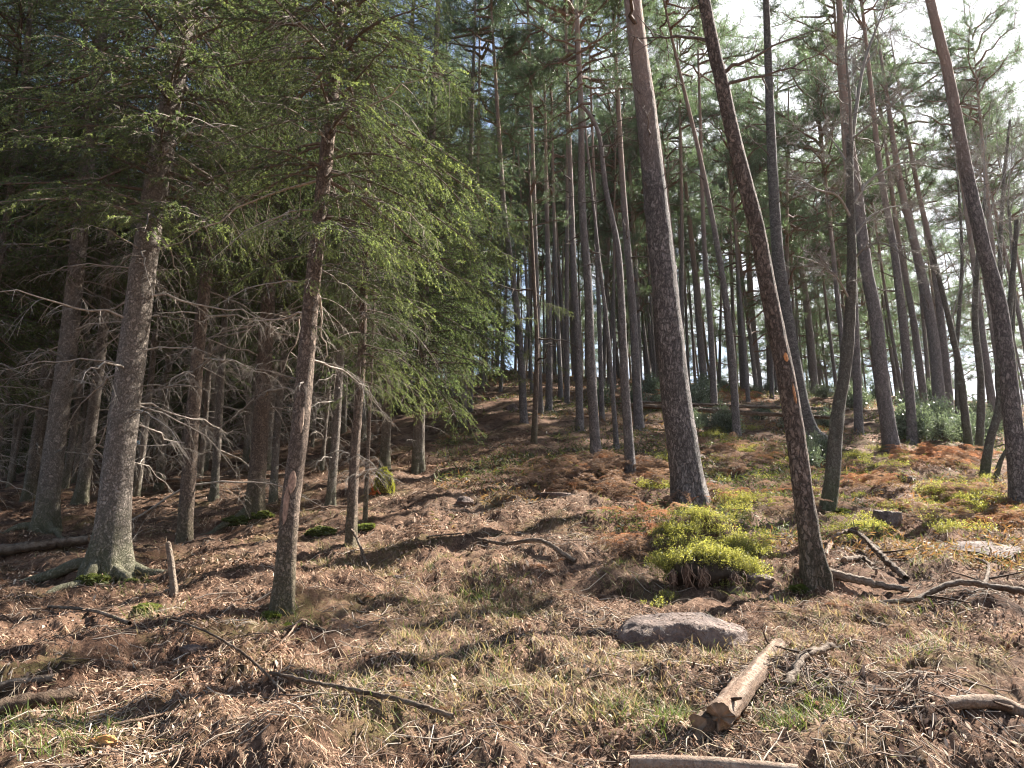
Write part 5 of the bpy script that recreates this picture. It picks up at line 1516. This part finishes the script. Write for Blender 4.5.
# fine twigs: tubes
n = 3600
x, y, d = scatter(n, 2.8, 18, 21)
for cx, cy, sx, sy, q in ((560, 545, 50, 12, 120), (480, 505, 60, 14, 120), (868, 560, 30, 10, 90), (960, 600, 50, 14, 90), (790, 680, 40, 16, 110), (740, 690, 30, 20, 80), (610, 625, 25, 10, 70), (340, 690, 70, 20, 90), (130, 730, 60, 18, 70), (700, 470, 50, 12, 90), (900, 700, 70, 25, 90)):
    for px, py in jitter(cx, cy, sx, sy, q, cx):
        p = at(px, py); x = np.append(x, p[0]); y = np.append(y, p[1])
n = len(x)
mb = MB()
for i in range(n):
    a = r_.uniform(0, 6.28); l = r_.uniform(0.08, 0.45); k = 4
    xs = x[i] + np.linspace(0, l, k) * math.cos(a) + np.cumsum(r_.normal(0, 0.012, k)); ys = y[i] + np.linspace(0, l, k) * math.sin(a) + np.cumsum(r_.normal(0, 0.012, k))
    zs = h_macro(xs, ys) * 0 + h_full(xs, ys) + 0.006 + np.abs(r_.normal(0, 0.014, k))
    v, f = tube(np.stack([xs, ys, zs], -1), np.linspace(1, 0.5, k) * r_.uniform(0.0015, 0.0055), 4)
    c = np.array([0.34, 0.28, 0.22]) if r_.random() < 0.4 else np.array([0.14, 0.10, 0.075])
    mb.add(v, f, c * r_.uniform(0.7, 1.3))
tag(link('twig_litter', mb.mesh('twig_litter', [M_TWIG])), 'thin dead twigs littering the ground', 'twigs', kind='stuff')

# grass: dry and green blades in tufts
GP = [(450, 590, 60, 30, 0.5), (500, 600, 30, 30, 0.8), (640, 575, 40, 25, 0.7), (650, 725, 40, 25, 0.9), (800, 715, 45, 30, 0.9), (940, 560, 40, 18, 0.8), (890, 535, 50, 14, 0.9), (980, 505, 40, 15, 0.9),
      (770, 590, 40, 20, 0.7), (580, 690, 120, 45, 0.25), (420, 690, 120, 40, 0.3), (50, 735, 60, 25, 0.8), (130, 585, 40, 12, 0.6), (150, 620, 30, 15, 0.5), (760, 510, 60, 18, 0.7), (560, 470, 40, 14, 0.4),
      (350, 560, 60, 20, 0.4), (860, 640, 80, 30, 0.3), (950, 640, 60, 30, 0.4), (740, 650, 60, 30, 0.3), (330, 520, 40, 8, 0.5), (290, 615, 30, 8, 0.9), (600, 520, 60, 20, 0.5), (480, 640, 100, 30, 0.25)]
V, Ff, Cc = [], [], []
gm = MB()
for gi, (cx, cy, sx, sy, green) in enumerate(GP):
    rs = np.random.default_rng(900 + gi)
    nt = int(sx * sy / 60) + 8
    for (px, py) in jitter(cx, cy, sx, sy, nt, 950 + gi):
        p = at(px, py)
        k = rs.integers(10, 26); R = rs.uniform(0.03, 0.09)
        bx = p[0] + rs.normal(0, R, k); by = p[1] + rs.normal(0, R, k); bz = h_full(bx, by)
        h = rs.uniform(0.03, 0.10, k); lean = rs.normal(0, 1.2, (k, 2))
        top = np.stack([bx + lean[:, 0] * h, by + lean[:, 1] * h, bz + h], -1); b0 = np.stack([bx, by, bz - 0.01], -1)
        mid = (b0 + top) / 2 + np.array([0, 0, 1]) * (h * 0.18)[:, None]
        s = norm(np.stack([lean[:, 1], -lean[:, 0], 0 * h], -1) + rs.normal(0, 0.3, (k, 3))) * 0.0018
        v = np.stack([b0 - s, b0 + s, mid + s, top, mid - s], 1).reshape(-1, 3)
        b = np.arange(k)[:, None] * 5
        g = (rs.random(k) < green)[:, None]
        c = np.where(g, np.array([0.095, 0.125, 0.035]) * rs.uniform(0.7, 1.5, (k, 1)), np.array([0.38, 0.29, 0.19]) * rs.uniform(0.6, 1.25, (k, 1)))
        gm.add(v, b + np.array([[0, 1, 2, 4]]), np.repeat(c, 5, 0)); gm.F.append((b + np.array([[4, 2, 3]])) + gm.n - len(v)); gm.M.append(np.zeros(k, np.int32))
tag(link('grass', gm.mesh('grass', [M_GRASS], smooth=False)), 'thin green and straw-coloured grass tufts in the clearing', 'grass', kind='stuff')

# far ground cover on the slope: low scrub strips
n = 150000
x, y, d = scatter(n, 10, 55, 31)
m_ = (fbm(x * 0.45, y * 0.45, 8, 3) + r_.normal(0, 0.15, n) > 0.02) & (x / y > -0.10)
x, y, d = x[m_], y[m_], d[m_]; n = len(x)
z = h_full(x, y)
dv = norm(np.stack([r_.normal(0, 0.8, n), r_.normal(0, 0.8, n), np.abs(r_.normal(0.4, 0.4, n))], -1))
v, f = needles(np.stack([x, y, z - 0.02 + 0.15 * r_.random(n) ** 2], -1), dv, r_.uniform(0.05, 0.16, n) * (0.7 + d / 40), 0.010 + d * 0.0006, r_)
sel = fbm(x * 0.25 + 9, y * 0.25, 18, 2)[:, None] + r_.normal(0, 0.2, (n, 1))
c = np.where(sel > 0.05, palette(n, [(0.26, 0.13, 0.065), (0.22, 0.13, 0.08), (0.30, 0.2, 0.11)], 33), palette(n, [(0.08, 0.10, 0.04), (0.14, 0.15, 0.045), (0.075, 0.085, 0.05)], 34))
mb = MB(); mb.add(v, f, np.repeat(c, 4, 0))
tag(link('ground_cover', mb.mesh('ground_cover', [M_GRASS], smooth=False)), 'low brown and green scrub covering the pine slope', 'scrub', kind='stuff')


# ------------------------------------------------------------------ light, sky, camera
SUN_AZ = math.radians(55)     # clockwise from +Y (ahead) to the right
SUN_EL = math.radians(41)
sun = bpy.data.lights.new('sun', 'SUN'); sun.energy = 5.0; sun.angle = math.radians(0.53); sun.color = (1.0, 0.95, 0.87)
so = bpy.data.objects.new('sun', sun); COL.objects.link(so)
sd = Vector((math.sin(SUN_AZ) * math.cos(SUN_EL), math.cos(SUN_AZ) * math.cos(SUN_EL), math.sin(SUN_EL)))
so.rotation_euler = (-sd).to_track_quat('-Z', 'Y').to_euler()

w = bpy.data.worlds.new('World'); scene.world = w; w.use_nodes = True
nt = w.node_tree; nd, lk = nt.nodes, nt.links; nd.clear()
out = N(nd, 'ShaderNodeOutputWorld'); bg = N(nd, 'ShaderNodeBackground', inp={'Strength': 0.05})
sky = N(nd, 'ShaderNodeTexSky'); sky.sky_type = 'NISHITA'; sky.sun_disc = False
sky.sun_elevation = SUN_EL; sky.sun_rotation = SUN_AZ; sky.dust_density = 1.6; sky.air_density = 1.0
tc = N(nd, 'ShaderNodeTexCoord')
mp = N(nd, 'ShaderNodeMapping'); mp.inputs['Scale'].default_value = (1.6, 1.6, 3.2)
lk.new(tc.outputs['Generated'], mp.inputs['Vector'])
cn = N(nd, 'ShaderNodeTexNoise', inp={'Scale': 1.7, 'Detail': 8.0, 'Roughness': 0.6, 'Distortion': 0.3}); lk.new(mp.outputs[0], cn.inputs['Vector'])
# more cloud towards the sun's side
dot = N(nd, 'ShaderNodeVectorMath', operation='DOT_PRODUCT'); dot.inputs[1].default_value = tuple(norm([0.62, 0.62, 0.5]))
nv_ = N(nd, 'ShaderNodeVectorMath', operation='NORMALIZE'); lk.new(tc.outputs['Generated'], nv_.inputs[0]); lk.new(nv_.outputs[0], dot.inputs[0])
sm = N(nd, 'ShaderNodeMapRange', inp={'From Min': 0.70, 'From Max': 1.0, 'To Min': 0.0, 'To Max': 0.32}); lk.new(dot.outputs['Value'], sm.inputs['Value'])
ad = N(nd, 'ShaderNodeMath', operation='ADD'); lk.new(cn.outputs[0], ad.inputs[0]); lk.new(sm.outputs[0], ad.inputs[1])
cm = N(nd, 'ShaderNodeMapRange', inp={'From Min': 0.57, 'From Max': 0.72}); cm.interpolation_type = 'SMOOTHSTEP'; lk.new(ad.outputs[0], cm.inputs['Value'])
mx = N(nd, 'ShaderNodeMix', data_type='RGBA'); mx.inputs[7].default_value = (6.2, 6.3, 6.6, 1)
lk.new(cm.outputs[0], mx.inputs[0]); lk.new(sky.outputs[0], mx.inputs[6])
lk.new(mx.outputs[2], bg.inputs['Color']); lk.new(bg.outputs[0], out.inputs['Surface'])

hm, hnt, hnd, hlk = newmat('haze')  # added volume; its faint veil stands in mostly for lens glare
ho = N(hnd, 'ShaderNodeOutputMaterial'); hv = N(hnd, 'ShaderNodeVolumePrincipled', inp={'Color': (0.88, 0.91, 0.97, 1), 'Density': 0.0001, 'Anisotropy': 0.5})
hlk.new(hv.outputs[0], ho.inputs['Volume'])
hb_ = MB(); hx = np.array([[x, y, z] for x in (-420, 420) for y in (-420, 420) for z in (-8, 60)], float)
hb_.add(hx, np.array([[0, 1, 3, 2], [4, 6, 7, 5], [0, 4, 5, 1], [2, 3, 7, 6], [0, 2, 6, 4], [1, 5, 7, 3]]))
tag(link('haze', hb_.mesh('haze', [hm], smooth=False)), 'thin added haze in the forest air, mostly standing in for lens glare', 'haze', kind='stuff')

cam = bpy.data.cameras.new('camera'); cam.sensor_width = 36; cam.lens = F / W * 36; cam.clip_end = 2000; cam.clip_start = 0.05
co = bpy.data.objects.new('camera', cam); COL.objects.link(co)
co.location = CAM; co.rotation_euler = (math.radians(90) + PITCH, 0, 0)
scene.camera = co

vs = scene.view_settings
scene.display_settings.display_device = 'sRGB'
vs.view_transform = 'Standard'; vs.look = 'None'; vs.exposure = 2.35; vs.gamma = 1; vs.use_curve_mapping = False
cy = scene.cycles
cy.max_bounces = 5; cy.diffuse_bounces = 3; cy.glossy_bounces = 1; cy.transmission_bounces = 3; cy.transparent_max_bounces = 4; cy.volume_bounces = 0
cy.caustics_reflective = False; cy.caustics_refractive = False
cy.use_denoising = True
cy.filter_width = 1.1

for o in bpy.data.objects:
    if 'label' in o and not 4 <= len(o['label'].split()) <= 16: print('LONGLABEL', len(o['label'].split()), o['label'])
